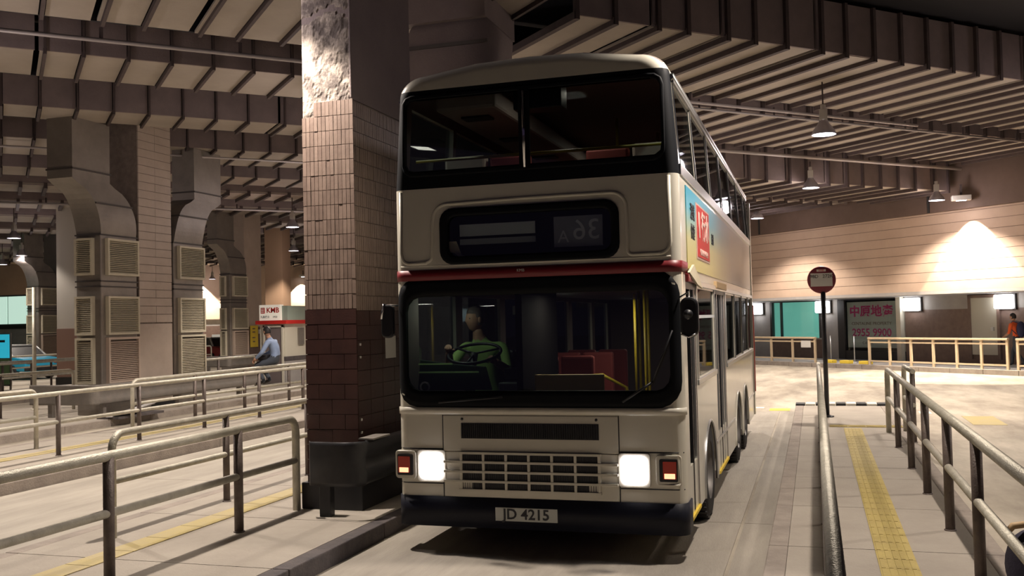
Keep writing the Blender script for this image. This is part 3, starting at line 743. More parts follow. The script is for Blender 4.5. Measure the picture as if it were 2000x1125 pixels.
# ================================================================== BUS
BX, Y0 = -2.33, 8.09
XR, XL = -1.045, -3.615
HW = 1.285
YB = 17.6
ZT = 4.36
bus = empty('double_decker_bus', (BX, 12.5, 0), 'cream double-decker bus with black window bands and a red waist stripe', 'bus')
def hw(z):
    if z < 3.24: return HW
    if z < 4.13: return HW - .055*(z-3.24)/.89
    return HW-.055
def frontY(x, z, r_=.10):
    d = hw(z) - abs(x-BX); y = Y0
    if d < r_: d = max(d, 0); y += r_ - math.sqrt(max(0, r_*r_-(r_-d)**2))
    if z > 4.13: y += .10*((z-4.13)/.24)**2
    return y
# --- body shell profile (XZ), closed loop
prof = [(-HW, .30), (-HW, 3.24), (-HW+.055, 4.08)]
rt = .25
for k in range(1, 8):
    q = PI/2*k/8; prof.append((-(HW-.055)+rt*(1-math.cos(q)), 4.08+(.20)*math.sin(q)))
prof.append((-HW+.055+rt, 4.28)); prof.append((-.5, 4.345)); prof.append((0, 4.36))
full = [(x, z) for x, z in prof] + [(-x, z) for x, z in prof[::-1][1:]]
def shell_bm(inset, y0, y1, fil):
    bm = bmesh.new(); rings = []
    cz = 2.3
    st = []
    nf = 6
    for k in range(nf+1):
        q = PI/2*k/nf; st.append((y0 + fil*(1-math.sin(q)), fil*(1-math.cos(q))))
    st = [(y0 + fil*(1-math.cos(PI/2*k/nf)), fil*(1-math.sin(PI/2*k/nf))) for k in range(nf+1)]
    st += [(y1-.06, 0), (y1, .05)]
    for (y, ins) in st:
        t = ins+inset; ring = []
        for (x, z) in full:
            X = x*(1-t/HW); Z = cz + (z-cz)*(1-t/2.06)
            ring.append(bm.verts.new((BX+X, y, Z)))
        rings.append(ring)
    n = len(full)
    for i in range(len(rings)-1):
        for k in range(n):
            f = bm.faces.new((rings[i][k], rings[i][(k+1) % n], rings[i+1][(k+1) % n], rings[i+1][k]))
    bm.faces.new(rings[0][::-1]); bm.faces.new(rings[-1])
    bmesh.ops.recalc_face_normals(bm, faces=bm.faces)
    return bm
def bm_obj(bm, name):
    me = bpy.data.meshes.new(name); bm.to_mesh(me); bm.free(); o = bpy.data.objects.new(name, me); COL.objects.link(o); return o
outer = shell_bm(0, Y0, YB, .10)
for zc in (3.24, 4.13): bmesh.ops.bisect_plane(outer, geom=outer.verts[:]+outer.edges[:]+outer.faces[:], plane_co=(0, 0, zc), plane_no=(0, 0, 1))
bmesh.ops.bisect_plane(outer, geom=outer.verts[:]+outer.edges[:]+outer.faces[:], plane_co=(0, 8.24, 0), plane_no=(0, 1, 0))
outer = bm_obj(outer, 'shell')
outer.data.materials.append(M_cream); outer.data.materials.append(M_band); outer.data.materials.append(M_inter)
cut = bmesh.new()
def addbox(bm, x0, y0, z0, x1, y1, z1):
    vs = [bm.verts.new(p) for p in ((x0,y0,z0),(x1,y0,z0),(x1,y1,z0),(x0,y1,z0),(x0,y0,z1),(x1,y0,z1),(x1,y1,z1),(x0,y1,z1))]
    for f in ((0,3,2,1),(4,5,6,7),(0,1,5,4),(1,2,6,5),(2,3,7,6),(3,0,4,7)): bm.faces.new([vs[i] for i in f])
def addpoly(bm, pts, d):
    P = [Vector(p) for p in pts]; d = Vector(d)
    a = [bm.verts.new(p) for p in P]; b = [bm.verts.new(p+d) for p in P]; n = len(P)
    fs = [bm.faces.new(a[::-1]), bm.faces.new(b)] + [bm.faces.new((a[i], a[(i+1) % n], b[(i+1) % n], b[i])) for i in range(n)]
    bmesh.ops.recalc_face_normals(bm, faces=fs)
def boolean(o, cutter_bm):
    c = bm_obj(cutter_bm, 'cutter')
    md = o.modifiers.new('b', 'BOOLEAN'); md.object = c; md.operation = 'DIFFERENCE'; md.solver = 'EXACT'
    dg = bpy.context.evaluated_depsgraph_get(); me = bpy.data.meshes.new_from_object(o.evaluated_get(dg))
    o.modifiers.clear(); o.data = me; bpy.data.objects.remove(c)
boolean(outer, shell_bm(.055, Y0+.05, YB-.05, .08))
# front openings
def fpoly(w_, h, r_, cx, cz): return [(x, Y0-.2, z) for x, z in rrect(w_, h, r_, 6, cx, cz)]
for (w_, h, r_, cx, cz) in ((2.33, .66, .07, BX, 3.72), (2.40, .86, .14, BX, 1.845), (1.50, .38, .09, -2.355, 2.80)):
    b = bmesh.new(); addpoly(b, fpoly(w_, h, r_, cx, cz), (0, .5, 0)); boolean(outer, b)
UW = [(8.32, 9.42), (9.50, 10.85), (10.93, 12.28), (12.36, 13.71), (13.79, 15.14), (15.22, 16.57), (16.65, 17.3)]
SWR = [(9.22, 10.78), (12.32, 13.62), (13.70, 15.0), (15.08, 16.38), (16.46, 17.3)]
DR = [(8.40, 9.04), (10.94, 12.10)]
SWL = [(8.5, 9.5), (9.7, 11), (11.2, 12.7), (12.9, 14.4), (14.6, 16), (16.2, 17.3)]
b = bmesh.new()
for (a, c) in UW: addbox(b, XR-.3, a, 3.36, XR+.2, c, 4.02); addbox(b, XL-.2, a, 3.36, XL+.3, c, 4.02)
for (a, c) in SWR: addbox(b, XR-.3, a, 1.47, XR+.2, c, 2.30)
for (a, c) in DR: addbox(b, XR-.3, a, .32, XR+.2, c, 2.34)
for (a, c) in SWL: addbox(b, XL-.2, a, 1.47, XL+.3, c, 2.30)
boolean(outer, b)
b = bmesh.new()
for yc in (10.06, 13.92, 15.32):
    for X0 in (XR-.35, XL-.2):
        pts = [(X0, yc+.60*math.cos(PI*k/14), .38+.60*math.sin(PI*k/14)) for k in range(15)] + [(X0, yc-.6, .1), (X0, yc+.6, .1)]
        addpoly(b, pts, (.55, 0, 0))
boolean(outer, b)
me = outer.data
for p_ in me.polygons:
    c = p_.center; inside = (c.y > Y0+.045 and c.y < YB-.04 and abs(c.x-BX) < hw(c.z)-.05 and c.z < 4.31 and c.z > .31)
    p_.material_index = 2 if inside else (1 if (3.24 < c.z < 4.13 and c.y < 8.24) or (c.y > 8.24 and 3.36 < c.z < 4.02 and abs(p_.normal.y) > -1 and False) else 0)
bm = bmesh.new(); bm.from_mesh(me)
for f in bm.faces: f.smooth = True
for e_ in bm.edges:
    if len(e_.link_faces) == 2 and e_.calc_face_angle(0) > .55: e_.smooth = False
off = woff(bus)
for v in bm.verts: v.co -= off
bm.to_mesh(me); bm.free()
outer.name = 'body_shell'; outer.parent = bus

def front_patch(poly_out, poly_in, push, name, M, parent=bus, rings=3, N=96, smooth=True, thick=.012):
    """ring (or filled if poly_in None) following the front of the bus"""
    A = resample(poly_out, N); mb = MB(); vs = []
    if poly_in:
        B = resample(poly_in, N)
        # align starts
        for i in range(rings+1):
            t = i/rings
            for k in range(N):
                x = A[k][0]*(1-t)+B[k][0]*t; z = A[k][1]*(1-t)+B[k][1]*t
                vs.append((x, frontY(x, z)-push, z))
        for i in range(rings):
            for k in range(N): mb_f = (i*N+k, (i+1)*N+k, (i+1)*N+(k+1) % N, i*N+(k+1) % N); mb.f.append(mb_f); mb.mi.append(0); mb.sm.append(smooth)
        n0 = (rings+1)*N
        for k in range(N):  # outer and inner lips
            x, y, z = vs[k]; vs.append((x, y+thick+push, z))
        for k in range(N):
            x, y, z = vs[rings*N+k]; vs.append((x, y+.05, z))
        for k in range(N):
            k2 = (k+1) % N
            mb.f.append((k, k2, n0+k2, n0+k)); mb.mi.append(0); mb.sm.append(False)
            mb.f.append((rings*N+k2, rings*N+k, n0+N+k, n0+N+k2)); mb.mi.append(0); mb.sm.append(False)
    mb.v = [Vector(v) for v in vs]
    return mb.build(name, M, parent)
# lower windscreen gasket
front_patch(rrect(2.54, 1.15, .20, 8, BX, 1.86), rrect(2.36, .84, .13, 8, BX, 1.85), .006, 'windscreen_surround', M_band)
front_patch(rrect(2.38, .74, .10, 8, BX, 3.72), rrect(2.32, .65, .07, 8, BX, 3.725), .006, 'upper_windscreen_surround', M_band)
front_patch(rrect(1.62, .50, .12, 8, -2.355, 2.80), rrect(1.48, .36, .08, 8, -2.355, 2.80), .014, 'display_surround', M_band)
def pane(w_, h, r_, cx, cz, y, name, M, tilt=0.):
    P = rrect(w_, h, r_, 6, cx, cz)
    return MB().prism([(x, y+(z-cz)*tilt, z) for x, z in P], (0, .006, 0)).build(name, M, bus)
pane(2.38, .86, .14, BX, 1.85, Y0+.02, 'lower_windscreen', M_glass, tilt=.02)
pane(2.34, .67, .07, BX, 3.72, Y0+.02, 'upper_windscreen', M_glass, tilt=.03)
pane(1.50, .38, .08, -2.355, 2.80, Y0+.02, 'display_glass', glass('display_glass', (.75, .78, .8), 1.5))
MB().tube([(-2.36, Y0-.012, 3.37), (-2.365, Y0-.012, 4.04)], .014, 8).build('windscreen_divider', M_chrome, bus)
MB().box(-2.41, Y0-.008, 3.36, -2.31, Y0+.012, 4.06).build('divider_gasket', M_band, bus)
# destination display insides
db = MB().box(-3.16, Y0+.20, 2.55, -1.55, Y0+.24, 3.05).box(-3.16, Y0+.04, 2.55, -3.12, Y0+.24, 3.05).box(-1.59, Y0+.04, 2.55, -1.55, Y0+.24, 3.05).box(-3.16, Y0+.04, 3.0, -1.55, Y0+.24, 3.05).box(-3.16, Y0+.04, 2.55, -1.55, Y0+.24, 2.58).build('display_box', M_bl, bus)
MB().box(-2.13, Y0+.055, 2.665, -1.70, Y0+.065, 2.93).build('route_blind', mat('blind_grey', (.42, .41, .44), .7), db)
text('36', .25, mat('blind_letter', (.85, .82, .82), .7), db, (-1.84, Y0+.05, 2.80), (-1, 0, 0), (0, 0, 1), name='route_number')
text('A', .15, mat('blind_letter_b', (.8, .77, .77), .7), db, (-2.045, Y0+.05, 2.75), (-1, 0, 0), (0, 0, 1), name='route_letter')
MB().box(-3.0, Y0+.06, 2.80, -2.30, Y0+.07, 2.905).build('blind_window', mat('blind_film', (.85, .86, .80), .5), db)
MB().box(-3.0, Y0+.06, 2.725, -2.30, Y0+.08, 2.775).build('blind_roller', mat('roller', (.5, .5, .47), .4), db)
MB().prism([(-3.12, Y0+.05, 2.66), (-3.06, Y0+.05, 2.66), (-2.98, Y0+.05, 2.60), (-2.76, Y0+.05, 2.585), (-2.72, Y0+.05, 2.57), (-2.98, Y0+.05, 2.63), (-3.03, Y0+.05, 2.76), (-3.12, Y0+.05, 2.76)], (0, .004, 0)).build('torn_paper', mat('torn', (.95, .78, .5), .8), db)
# moulding round the display
def ftube(pts, r_, name, M, parent=bus, n=8, push=0., closed=False):
    P = [(x, frontY(x, z)-push, z) for x, z in pts]
    return MB().tube(P, r_, n).build(name, M, parent)
def corner(cx, cz, r_, a0, a1, n=6): return [(cx+r_*math.cos(math.radians(a0+(a1-a0)*k/n)), cz+r_*math.sin(math.radians(a0+(a1-a0)*k/n))) for k in range(n+1)]
mp_ = [(-3.54, 3.22), (-3.545, 2.66)] + corner(-3.46, 2.65, .08, 180, 270) + [(-3.30, 2.57)] + corner(-3.30, 2.63, .05, 270, 340) + [(-3.235, 2.95)] + corner(-3.10, 2.96, .13, 180, 90) + [(-2.4, 3.105), (-1.62, 3.105)] + corner(-1.61, 2.975, .13, 90, 0) + [(-1.478, 2.70)] + corner(-1.43, 2.62, .05, 180, 270) + [(-1.22, 2.57)] + corner(-1.22, 2.67, .10, 270, 360) + [(-1.12, 3.22)]
ftube(mp_, .016, 'panel_moulding', M_cream)
ftube([(x, 2.545) for x in (-3.55, -2.4, -1.12)], .008, 'panel_moulding', M_cream)
# body panel seams and trims: thin strips following the nose
def fstrip(x0, x1, z0, z1, push, name, M, parent=bus, nx=24, wrap=0., nz=1):
    """raised strip across the nose, optionally wrapping back along both flanks"""
    vs = []; cols = []
    xs = [x0+(x1-x0)*i/nx for i in range(nx+1)]
    if x0 <= XL+.01:
        cor = []
        for k in range(7):
            q = PI/2*k/6; cor.append((BX-HW-push+ (.10+push)*(1-math.cos(q)), Y0+.10-(.10+push)*math.sin(q)))
        pts = cor + [(x, Y0-push) for x in [BX-HW+.1+(2*HW-.2)*i/12 for i in range(1, 12)]] + [(2*BX-x, y) for x, y in cor[::-1]]
        pts = [(BX-HW-push, Y0+wrap)]*(wrap > .1) + pts + [(BX+HW+push, Y0+wrap)]*(wrap > .1)
    else: pts = [(x, frontY(x, (z0+z1)/2)-push) for x in xs]
    n_ = len(pts); zs = [z0+(z1-z0)*j/nz for j in range(nz+1)]
    for z in zs: vs += [(x, y, z) for x, y in pts]
    fs = [(j*n_+i, j*n_+i+1, (j+1)*n_+i+1, (j+1)*n_+i) for j in range(nz) for i in range(n_-1)]
    # return lips inward
    b0 = len(vs); vs += [(BX+(x-BX)*.985, y+.02+push, z0) for x, y in pts]; vs += [(BX+(x-BX)*.985, y+.02+push, z1) for x, y in pts]
    fs += [(b0+i, b0+i+1, i+1, i) for i in range(n_-1)] + [(nz*n_+i, nz*n_+i+1, b0+n_+i+1, b0+n_+i) for i in range(n_-1)]
    return MB().add(vs, fs, True).build(name, M, parent)
fstrip(XL, XR, 2.415, 2.51, .008, 'red_stripe', M_red, wrap=.45)
text('KMB', .035, M_paper, bus, (-2.42, Y0-.010, 2.475), (1, 0, 0), (0, 0, 1), name='small_crest')
fstrip(XL, XR, 1.225, 1.285, .012, 'waist_trim', M_cream)
fstrip(XL, XR, .24, .50, .014, 'bumper', M_navy, wrap=.28)
# front panel: bonnet with seams
def flat(x0, x1, z0, z1, push, name, M, th_=.012, bev=.004, parent=bus): return MB().box(x0, Y0-push, z0, x1, Y0-push+th_+.02, z1).build(name, M, parent, bevel=bev)
bon = flat(-3.17, -1.60, .905, 1.215, .012, 'bonnet_flap', M_cream)
MB().box(-3.0, Y0-.016, 1.015, -1.765, Y0+.0, 1.15).build('vent_recess', M_bl, bon)
mb = MB()
for i in range(62):
    x = -2.99+i*.0198; mb.box(x, Y0-.026, 1.022, x+.006, Y0-.012, 1.143)
mb.build('vent_fins', M_guard, bon, kind='stuff')
for x in (-2.99, -1.785):
    MB().lathe([(.001, -.006), (.012, -.005), (.012, 0)], (x, Y0-.012, 1.185), 10, 'y').build('catch', M_guard, bon)
gr = flat(-3.165, -1.605, .505, .897, .012, 'grille_panel', M_cream)
MB().box(-3.0, Y0-.018, .575, -1.765, Y0+.0, .885).build('grille_recess', M_bl, gr)
MB().box(-3.01, Y0-.02, .56, -2.90, Y0-.010, .655).build('grille_corner', M_cream, gr); MB().box(-1.86, Y0-.02, .56, -1.755, Y0-.010, .655).build('grille_corner', M_cream, gr)
for zc in (.645, .728, .812): MB().box(-3.165, Y0-.042, zc-.011, -1.605, Y0-.014, zc+.011).build('grille_slat', M_cream, gr, bevel=.003)
for zc in (.888, .565): MB().box(-3.02, Y0-.04, zc-.008, -1.75, Y0-.012, zc+.012).build('grille_slat', M_cream, gr)
for i in range(7):
    x = -3.0+i*.2058; MB().box(x-.012, Y0-.038, .565, x+.012, Y0-.014, .89).build('grille_bar', M_cream, gr, bevel=.003)
mb = MB()
for i in range(60): mb.box(-2.99+i*.0205, Y0-.022, .58, -2.985+i*.0205, Y0-.016, .88)
mb.build('grille_mesh', M_guard, gr, kind='stuff')
# nose side panels, seams
for (x0, x1) in ((-3.60, -3.18), (-1.59, -1.06)):
    fstrip(x0+.0, x1, .912, .922, .004, 'panel_seam', M_guard, nx=10); fstrip(x0, x1, .61, .618, .004, 'panel_seam', M_guard, nx=10)
for x in (-3.176, -1.596): MB().box(x-.004, Y0-.004, .5, x+.004, Y0+.002, 1.22).build('panel_seam', M_guard, bus)
# headlights
for sx in (-1, 1):
    cx = -3.285 if sx < 0 else -1.47
    h = MB().prism([(x, Y0-.02, z) for x, z in rrect(.27, .285, .03, 4, cx, .77)], (0, .03, 0)).build('headlight_bezel', M_cream, bus, bevel=.004)
    MB().prism([(x, Y0-.032, z) for x, z in rrect(.225, .235, .045, 5, cx, .77)], (0, .014, 0)).build('headlight_lens', M_head, h, bevel=.004)
    ci = -3.545 if sx < 0 else -1.175
    P = [(x, z) for x, z in rrect(.21, .25, .03, 4, ci+.01*(-sx), .775)]
    yy = Y0-.022
    b_ = MB().prism([(x, yy+(.02 if abs(x-BX) > 1.24 else 0), z) for x, z in P], (0, .05, 0)).build('indicator_bezel', M_cream, bus, bevel=.006)
    MB().prism([(x, yy-.006, z) for x, z in rrect(.15, .185, .012, 3, ci+.01*(-sx), .775)], (0, .01, 0)).build('indicator_frame', M_guard, b_)
    MB().box(ci-.055, yy-.012, .705, ci+.055, yy-.004, .848).build('indicator_lens', M_indr, b_)
    MB().box(ci-.045, yy-.014, .708, ci+.045, yy-.005, .752).build('indicator_glow', M_ind, b_, bevel=.004)
# number plate
MB().box(-2.695, Y0-.028, .31, -2.14, Y0-.012, .425).build('number_plate', mat('plate_white', (.58, .60, .56), .5), bus, bevel=.002)
text('JD 4215', .125, M_ink, bus, (-2.417, Y0-.030, .367), (1, 0, 0), (0, 0, 1), bold=.002, name='plate_lettering', sx=1.02)
# windscreen wipers
wp = MB().tube([(-1.30, Y0-.03, 1.50), (-1.12, Y0-.03, 1.93)], .008, 6).tube([(-1.55, Y0-.045, 1.34), (-1.30, Y0-.045, 1.50)], .012, 6).build('wiper', M_bl, bus)
MB().tube([(-3.2, Y0-.03, 1.33), (-2.6, Y0-.035, 1.38)], .010, 6).build('wiper', M_bl, bus)
# roof front reveal, gutters
MB().tube([(XR+.01-.055+.0, 8.2, 4.07), (XR+.01-.055, YB-.1, 4.07)], .022, 8).build('rain_gutter', M_alu, bus)
MB().box(XR-.06, 8.25, 4.03, XR-.03+.0, YB-.1, 4.11).build('cantrail', M_alu, bus)
MB().tube([(XL+.045, 8.2, 4.07), (XL+.045, YB-.1, 4.07)], .018, 8).build('rain_gutter', M_alu, bus)
# upper side windows and pillars (right flank)
def sidepane(x, a, c, z0, z1, name, M, lean=0.):
    return MB().add([(x, a, z0), (x, c, z0), (x-lean, c, z1), (x-lean, a, z1), (x-.008, a, z0), (x-.008, c, z0), (x-lean-.008, c, z1), (x-lean-.008, a, z1)],
        [(0,1,2,3), (7,6,5,4), (0,4,5,1), (1,5,6,2), (2,6,7,3), (3,7,4,0)]).build(name, M, bus)
for (a, c) in UW:
    sidepane(XR-.010, a, c, 3.34, 4.03, 'upper_side_window', M_gls2, .045)
    sidepane(XL+.020, a, c, 3.34, 4.03, 'upper_side_window', M_gls2, -.045)
for (a, c) in SWR: sidepane(XR-.012, a, c, 1.46, 2.31, 'lower_side_window', M_gls2)
for (a, c) in SWL: sidepane(XL+.02, a, c, 1.46, 2.31, 'lower_side_window', M_gls2)
mb = MB()
for i in range(len(UW)-1):
    y = (UW[i][1]+UW[i+1][0])/2; MB().obox((XR-.024, y, 3.69), (.006, 0, 0), (0, .008, 0), (-.026, 0, .36)).build('window_bar', M_alu, bus)
MB().box(XR-.01, 8.24, 3.24, XR+.012, YB-.05, 3.335).build('waist_rail', M_alu, bus, bevel=.004)
MB().box(XR-.005, 9.1, 2.32, XR+.02, YB-.05, 2.37).build('window_head_rail', M_alu, bus, bevel=.004)
for (a, c) in ((9.08, 10.86), (12.2, YB-.1)):
    MB().box(XR-.005, a, 1.405, XR+.018, c, 1.455).build('window_sill_rail', M_alu, bus, bevel=.004)
for y in (9.1, 9.17, 10.82, 12.16, 12.24, 13.66, 15.04, 16.42): MB().box(XR-.01, y, 1.42, XR+.01, y+(.035 if y < 13 else .012), 2.36).build('window_bar', M_alu, bus)
MB().box(XR-.002, 9.25, 2.02, XR+.008, 10.75, 2.05).build('vent_bar', M_alu, bus)
# doors
for (a, c) in DR:
    d = MB().box(XR-.04, a+.01, .34, XR-.028, c-.01, 2.33).build('door', M_gls2, bus)
    n_ = 2 if c-a < .8 else 4
    for i in range(n_+1):
        y = a+.02+(c-a-.06)*i/n_
        MB().box(XR-.05, y-.022, .34, XR-.004, y+.022, 2.33).build('door_stile', M_alu if i != n_//2 else M_bl, d, bevel=.004)
    MB().box(XR-.05, a, .32, XR-.01, c, .75).build('door_kick_panel', M_cream, d); MB().box(XR-.055, a, 2.28, XR+.0, c, 2.34).build('door_header', M_bl, d)
    MB().box(XR-.05, a, .30, XR+.012, c, .33).build('step_edge', M_yell, d)
# advertisement panel on the flank
def grad_mat():
    M = bpy.data.materials.new('ad_print'); M.use_nodes = True; nt = M.node_tree; b_ = nt.nodes['Principled BSDF']; b_.inputs['Roughness'].default_value = .35
    g_ = nt.nodes.new('ShaderNodeNewGeometry'); sp = nt.nodes.new('ShaderNodeSeparateXYZ'); nt.links.new(g_.outputs['Position'], sp.inputs[0])
    mr = nt.nodes.new('ShaderNodeMapRange'); mr.inputs[1].default_value = 3.20; mr.inputs[2].default_value = 2.45; nt.links.new(sp.outputs[2], mr.inputs[0])
    cr = nt.nodes.new('ShaderNodeValToRGB'); els = cr.color_ramp.elements
    els[0].position = 0; els[0].color = (.0, .30, .46, 1); els[1].position = 1; els[1].color = (.52, .46, .13, 1)
    for p_, c_ in ((.25, (.01, .32, .44, 1)), (.5, (.34, .45, .28, 1)), (.62, (.52, .50, .22, 1))): el = els.new(p_); el.color = c_
    nt.links.new(mr.outputs[0], cr.inputs[0])
    m2 = nt.nodes.new('ShaderNodeMapRange'); m2.inputs[1].default_value = 10.6; m2.inputs[2].default_value = 13.4; nt.links.new(sp.outputs[1], m2.inputs[0])
    mx = nt.nodes.new('ShaderNodeMixRGB'); mx.inputs[2].default_value = (.22, .19, .16, 1); nt.links.new(m2.outputs[0], mx.inputs[0]); nt.links.new(cr.outputs[0], mx.inputs[1]); nt.links.new(mx.outputs[0], b_.inputs['Base Color'])
    return M
ad = MB().box(XR-.004, 8.55, 2.46, XR+.008, 17.3, 3.19).build('advert_panel', grad_mat(), bus)
MB().box(XR+.006, 9.25, 2.585, XR+.014, 10.42, 3.115).build('advert_border', mat('ad_pink', (.62, .42, .36), .5), ad)
MB().box(XR+.012, 9.30, 2.605, XR+.018, 10.37, 3.095).build('advert_block', mat('ad_red', (.55, .02, .015), .5), ad)
M_ap = mat('ad_letter', (.70, .50, .44), .5)
text('1', .34, M_ap, ad, (XR+.019, 9.45, 2.90), (0, 1, 0), (0, 0, 1), sx=1.9, bold=.008, name='advert_lettering'); text('行水', .30, M_ap, ad, (XR+.019, 9.98, 2.90), (0, 1, 0), (0, 0, 1), bold=.006, sx=1.1, name='advert_lettering')
text('100% PURE WATER', .085, M_ap, ad, (XR+.019, 9.83, 2.655), (0, 1, 0), (0, 0, 1), name='advert_lettering')
text('港鐵', .16, M_ink, ad, (XR+.010, 8.98, 2.98), (0, 1, 0), (0, 0, 1), name='advert_lettering'); text('快捷', .15, M_ink, ad, (XR+.010, 8.98, 2.80), (0, 1, 0), (0, 0, 1), name='advert_lettering')
text('直達', .13, M_ink, ad, (XR+.010, 10.8, 2.86), (0, 1, 0), (0, 0, 1), name='advert_lettering')
# torn decoration hanging at the door head
MB().prism([(XR+.015, 8.45, 2.42), (XR+.02, 8.75, 2.50), (XR+.02, 9.1, 2.41), (XR+.03, 9.3, 2.30), (XR+.02, 9.0, 2.33), (XR+.03, 8.7, 2.36)], (.02, 0, 0)).build('torn_vinyl', mat('torn_vinyl', (.62, .55, .40), .6), bus)
MB().box(XR-.01, 8.4, 2.34, XR+.03, 9.06, 2.41).build('door_hood', M_red, bus, bevel=.008)
MB().box(XR-.01, 10.9, 2.34, XR+.035, 12.15, 2.42).build('door_hood', M_tanh, bus, bevel=.008)
# skirt line and rear end trim
MB().box(XR-.004, 10.72, .66, XR+.008, 13.25, .685).build('skirt_trim', M_alu, bus); MB().box(XR-.004, 16.0, .66, XR+.008, YB-.02, .685).build('skirt_trim', M_alu, bus)
MB().box(XR-.02, YB-.12, .30, XR+.02, YB+.03, 4.0).build('rear_corner', M_cream, bus, bevel=.01)
MB().box(XR, YB-.08, .7, XR+.035, YB, 2.2).build('rear_lamp_strip', M_indr, bus)
# wheel arches and wheels
for i, yc in enumerate((10.06, 13.92, 15.32)):
    for (xx, sg) in ((XR, 1), (XL, -1)):
        pts = [(xx+.004*sg, yc+.60*math.cos(PI*k/16), .38+.60*math.sin(PI*k/16)) for k in range(17)]
        MB().tube([(pts[0][0], pts[0][1], .30)]+pts+[(pts[-1][0], pts[-1][1], .30)], .014, 6).build('wheel_arch_lip', M_alu if i == 0 else M_cream, bus)
        cx = xx - sg*.148
        wh = MB().lathe([(.26, -.14), (.44, -.14), (.475, -.11), (.485, -.05), (.485, .05), (.475, .11), (.44, .14), (.29, .14)], (cx, yc, .485), 40, 'x').build('tyre', M_tyre, bus)
        rim = MB().lathe([(.30, .14), (.28, .10), (.27, .02), (.16, .0), (.15, .08), (.10, .10), (.001, .10)] if sg > 0 else [(.30, -.14), (.28, -.10), (.27, -.02), (.16, 0), (.15, -.08), (.10, -.10), (.001, -.10)], (cx, yc, .485), 32, 'x')
        rim.build('rim', M_hub, wh)
        nt_ = MB()
        for k in range(10):
            q = 2*PI*k/10; nt_.obox((cx+sg*.03, yc+.21*math.cos(q), .485+.21*math.sin(q)), (.025, 0, 0), (0, .016, 0), (0, 0, .016))
        nt_.build('wheel_nuts', M_alu, wh, kind='stuff')
        tr = MB()
        for k in range(44):
            q = 2*PI*k/44
            for s_ in (-1, 1): tr.obox((cx+s_*.075, yc+.487*math.cos(q+s_*.03), .485+.487*math.sin(q+s_*.03)), (.055, 0, 0), (0, -.022*math.sin(q), .022*math.cos(q)), (0, .008*math.cos(q), .008*math.sin(q)))
        tr.build('tread_blocks', M_tyre, wh, kind='stuff')
MB().box(XL+.1, 8.4, .30, XR-.45, YB-.1, .42).build('underframe', M_bl, bus)
for yc in (10.06, 13.92, 15.32): MB().tube([(XL+.3, yc, .485), (XR-.3, yc, .485)], .07, 8).build('axle', M_bl, bus)
# mirrors
mr = MB().prism([(x, 7.93, z) for x, z in rrect(.15, .33, .07, 6, -.965, 2.035)], (0, .07, 0)).build('wing_mirror', M_bl, bus, bevel=.02)
MB().tube([(-1.06, 8.12, 2.20), (-.97, 7.98, 2.24), (-.96, 7.96, 2.10), (-.97, 7.90, 2.02)], .009, 6).build('mirror_arm', M_chrome, mr)
MB().lathe([(.001, -.04), (.035, -.03), (.04, 0), (.035, .02)], (-.97, 7.92, 2.06), 14, 'y').build('mirror_mount', M_bl, mr)
MB().tube([(-1.04+.01, 7.925, 1.90), (-.97, 7.92, 1.875), (-.91, 7.925, 1.90)], .008, 6).build('mirror_rim', M_chrome, mr)
ml = MB().prism([(x, 8.0, z) for x, z in rrect(.12, .30, .05, 6, -3.66, 2.06)], (0, .06, 0)).build('wing_mirror', M_bl, bus, bevel=.015)
MB().tube([(-3.60, 8.12, 2.20), (-3.69, 8.0, 2.21), (-3.70, 7.98, 2.08)], .009, 6).build('mirror_arm', M_chrome, ml)
for (z0, z1, a, c, lean) in ((3.335, 4.03, 8.25, YB-.1, .050), (1.45, 2.32, 12.24, YB-.1, 0)):
    bandm = MB()
    wins = UW if z0 > 3 else SWR[1:]
    ed = [a]+[v for w_ in wins for v in w_]+[c]
    for i in range(0, len(ed), 2): bandm.add([(XR+.003, ed[i], z0), (XR+.003, ed[i+1], z0), (XR+.003-lean, ed[i+1], z1), (XR+.003-lean, ed[i], z1)], [(0, 1, 2, 3)])
    bandm.build('window_post_band', M_band, bus, kind='stuff')
for yy in (9.0, 12.0, 15.0):
    for zz in (4.18, 2.28):
        L = bpy.data.lights.new('saloon_fill', 'AREA'); L.energy = SALOON_FILL_W*(1 if zz > 4 else 2.2); L.size = .3; L.color = (1, .88, .72)  # added fill so the saloon shows through the glass
        lo = bpy.data.objects.new('saloon_fill', L); COL.objects.link(lo); lo.parent = bus; lo.location = Vector((BX+.15, yy, zz)) - woff(bus)
L = bpy.data.lights.new('cab_fill', 'AREA'); L.energy = .8; L.size = .12; L.color = (.9, 1, .8)  # added fill so the driver can be seen
lo = bpy.data.objects.new('cab_fill', L); COL.objects.link(lo); lo.parent = bus; lo.location = Vector((-3.35, 8.6, 2.30)) - woff(bus)
# ---- decks and interior fittings
ins = MB().box(XL+.07, 8.3, 2.36, XR-.07, YB-.1, 2.42).build('upper_deck', M_inter, bus)
MB().box(XL+.07, 8.25, .44, XR-.07, YB-.1, .48).build('lower_deck', M_inter, bus)
MB().box(XL+.07, YB-.14, .5, XR-.07, YB-.1, 4.2).build('rear_bulkhead', M_inter, bus)
MB().box(XL+.08, 8.17, .48, XR-.08, 8.24, 1.40).build('dashboard', M_bl, bus)
MB().box(XL+.08, 8.2, 3.18, XR-.08, 8.28, 3.36).build('upper_front_ledge', M_inter, bus)
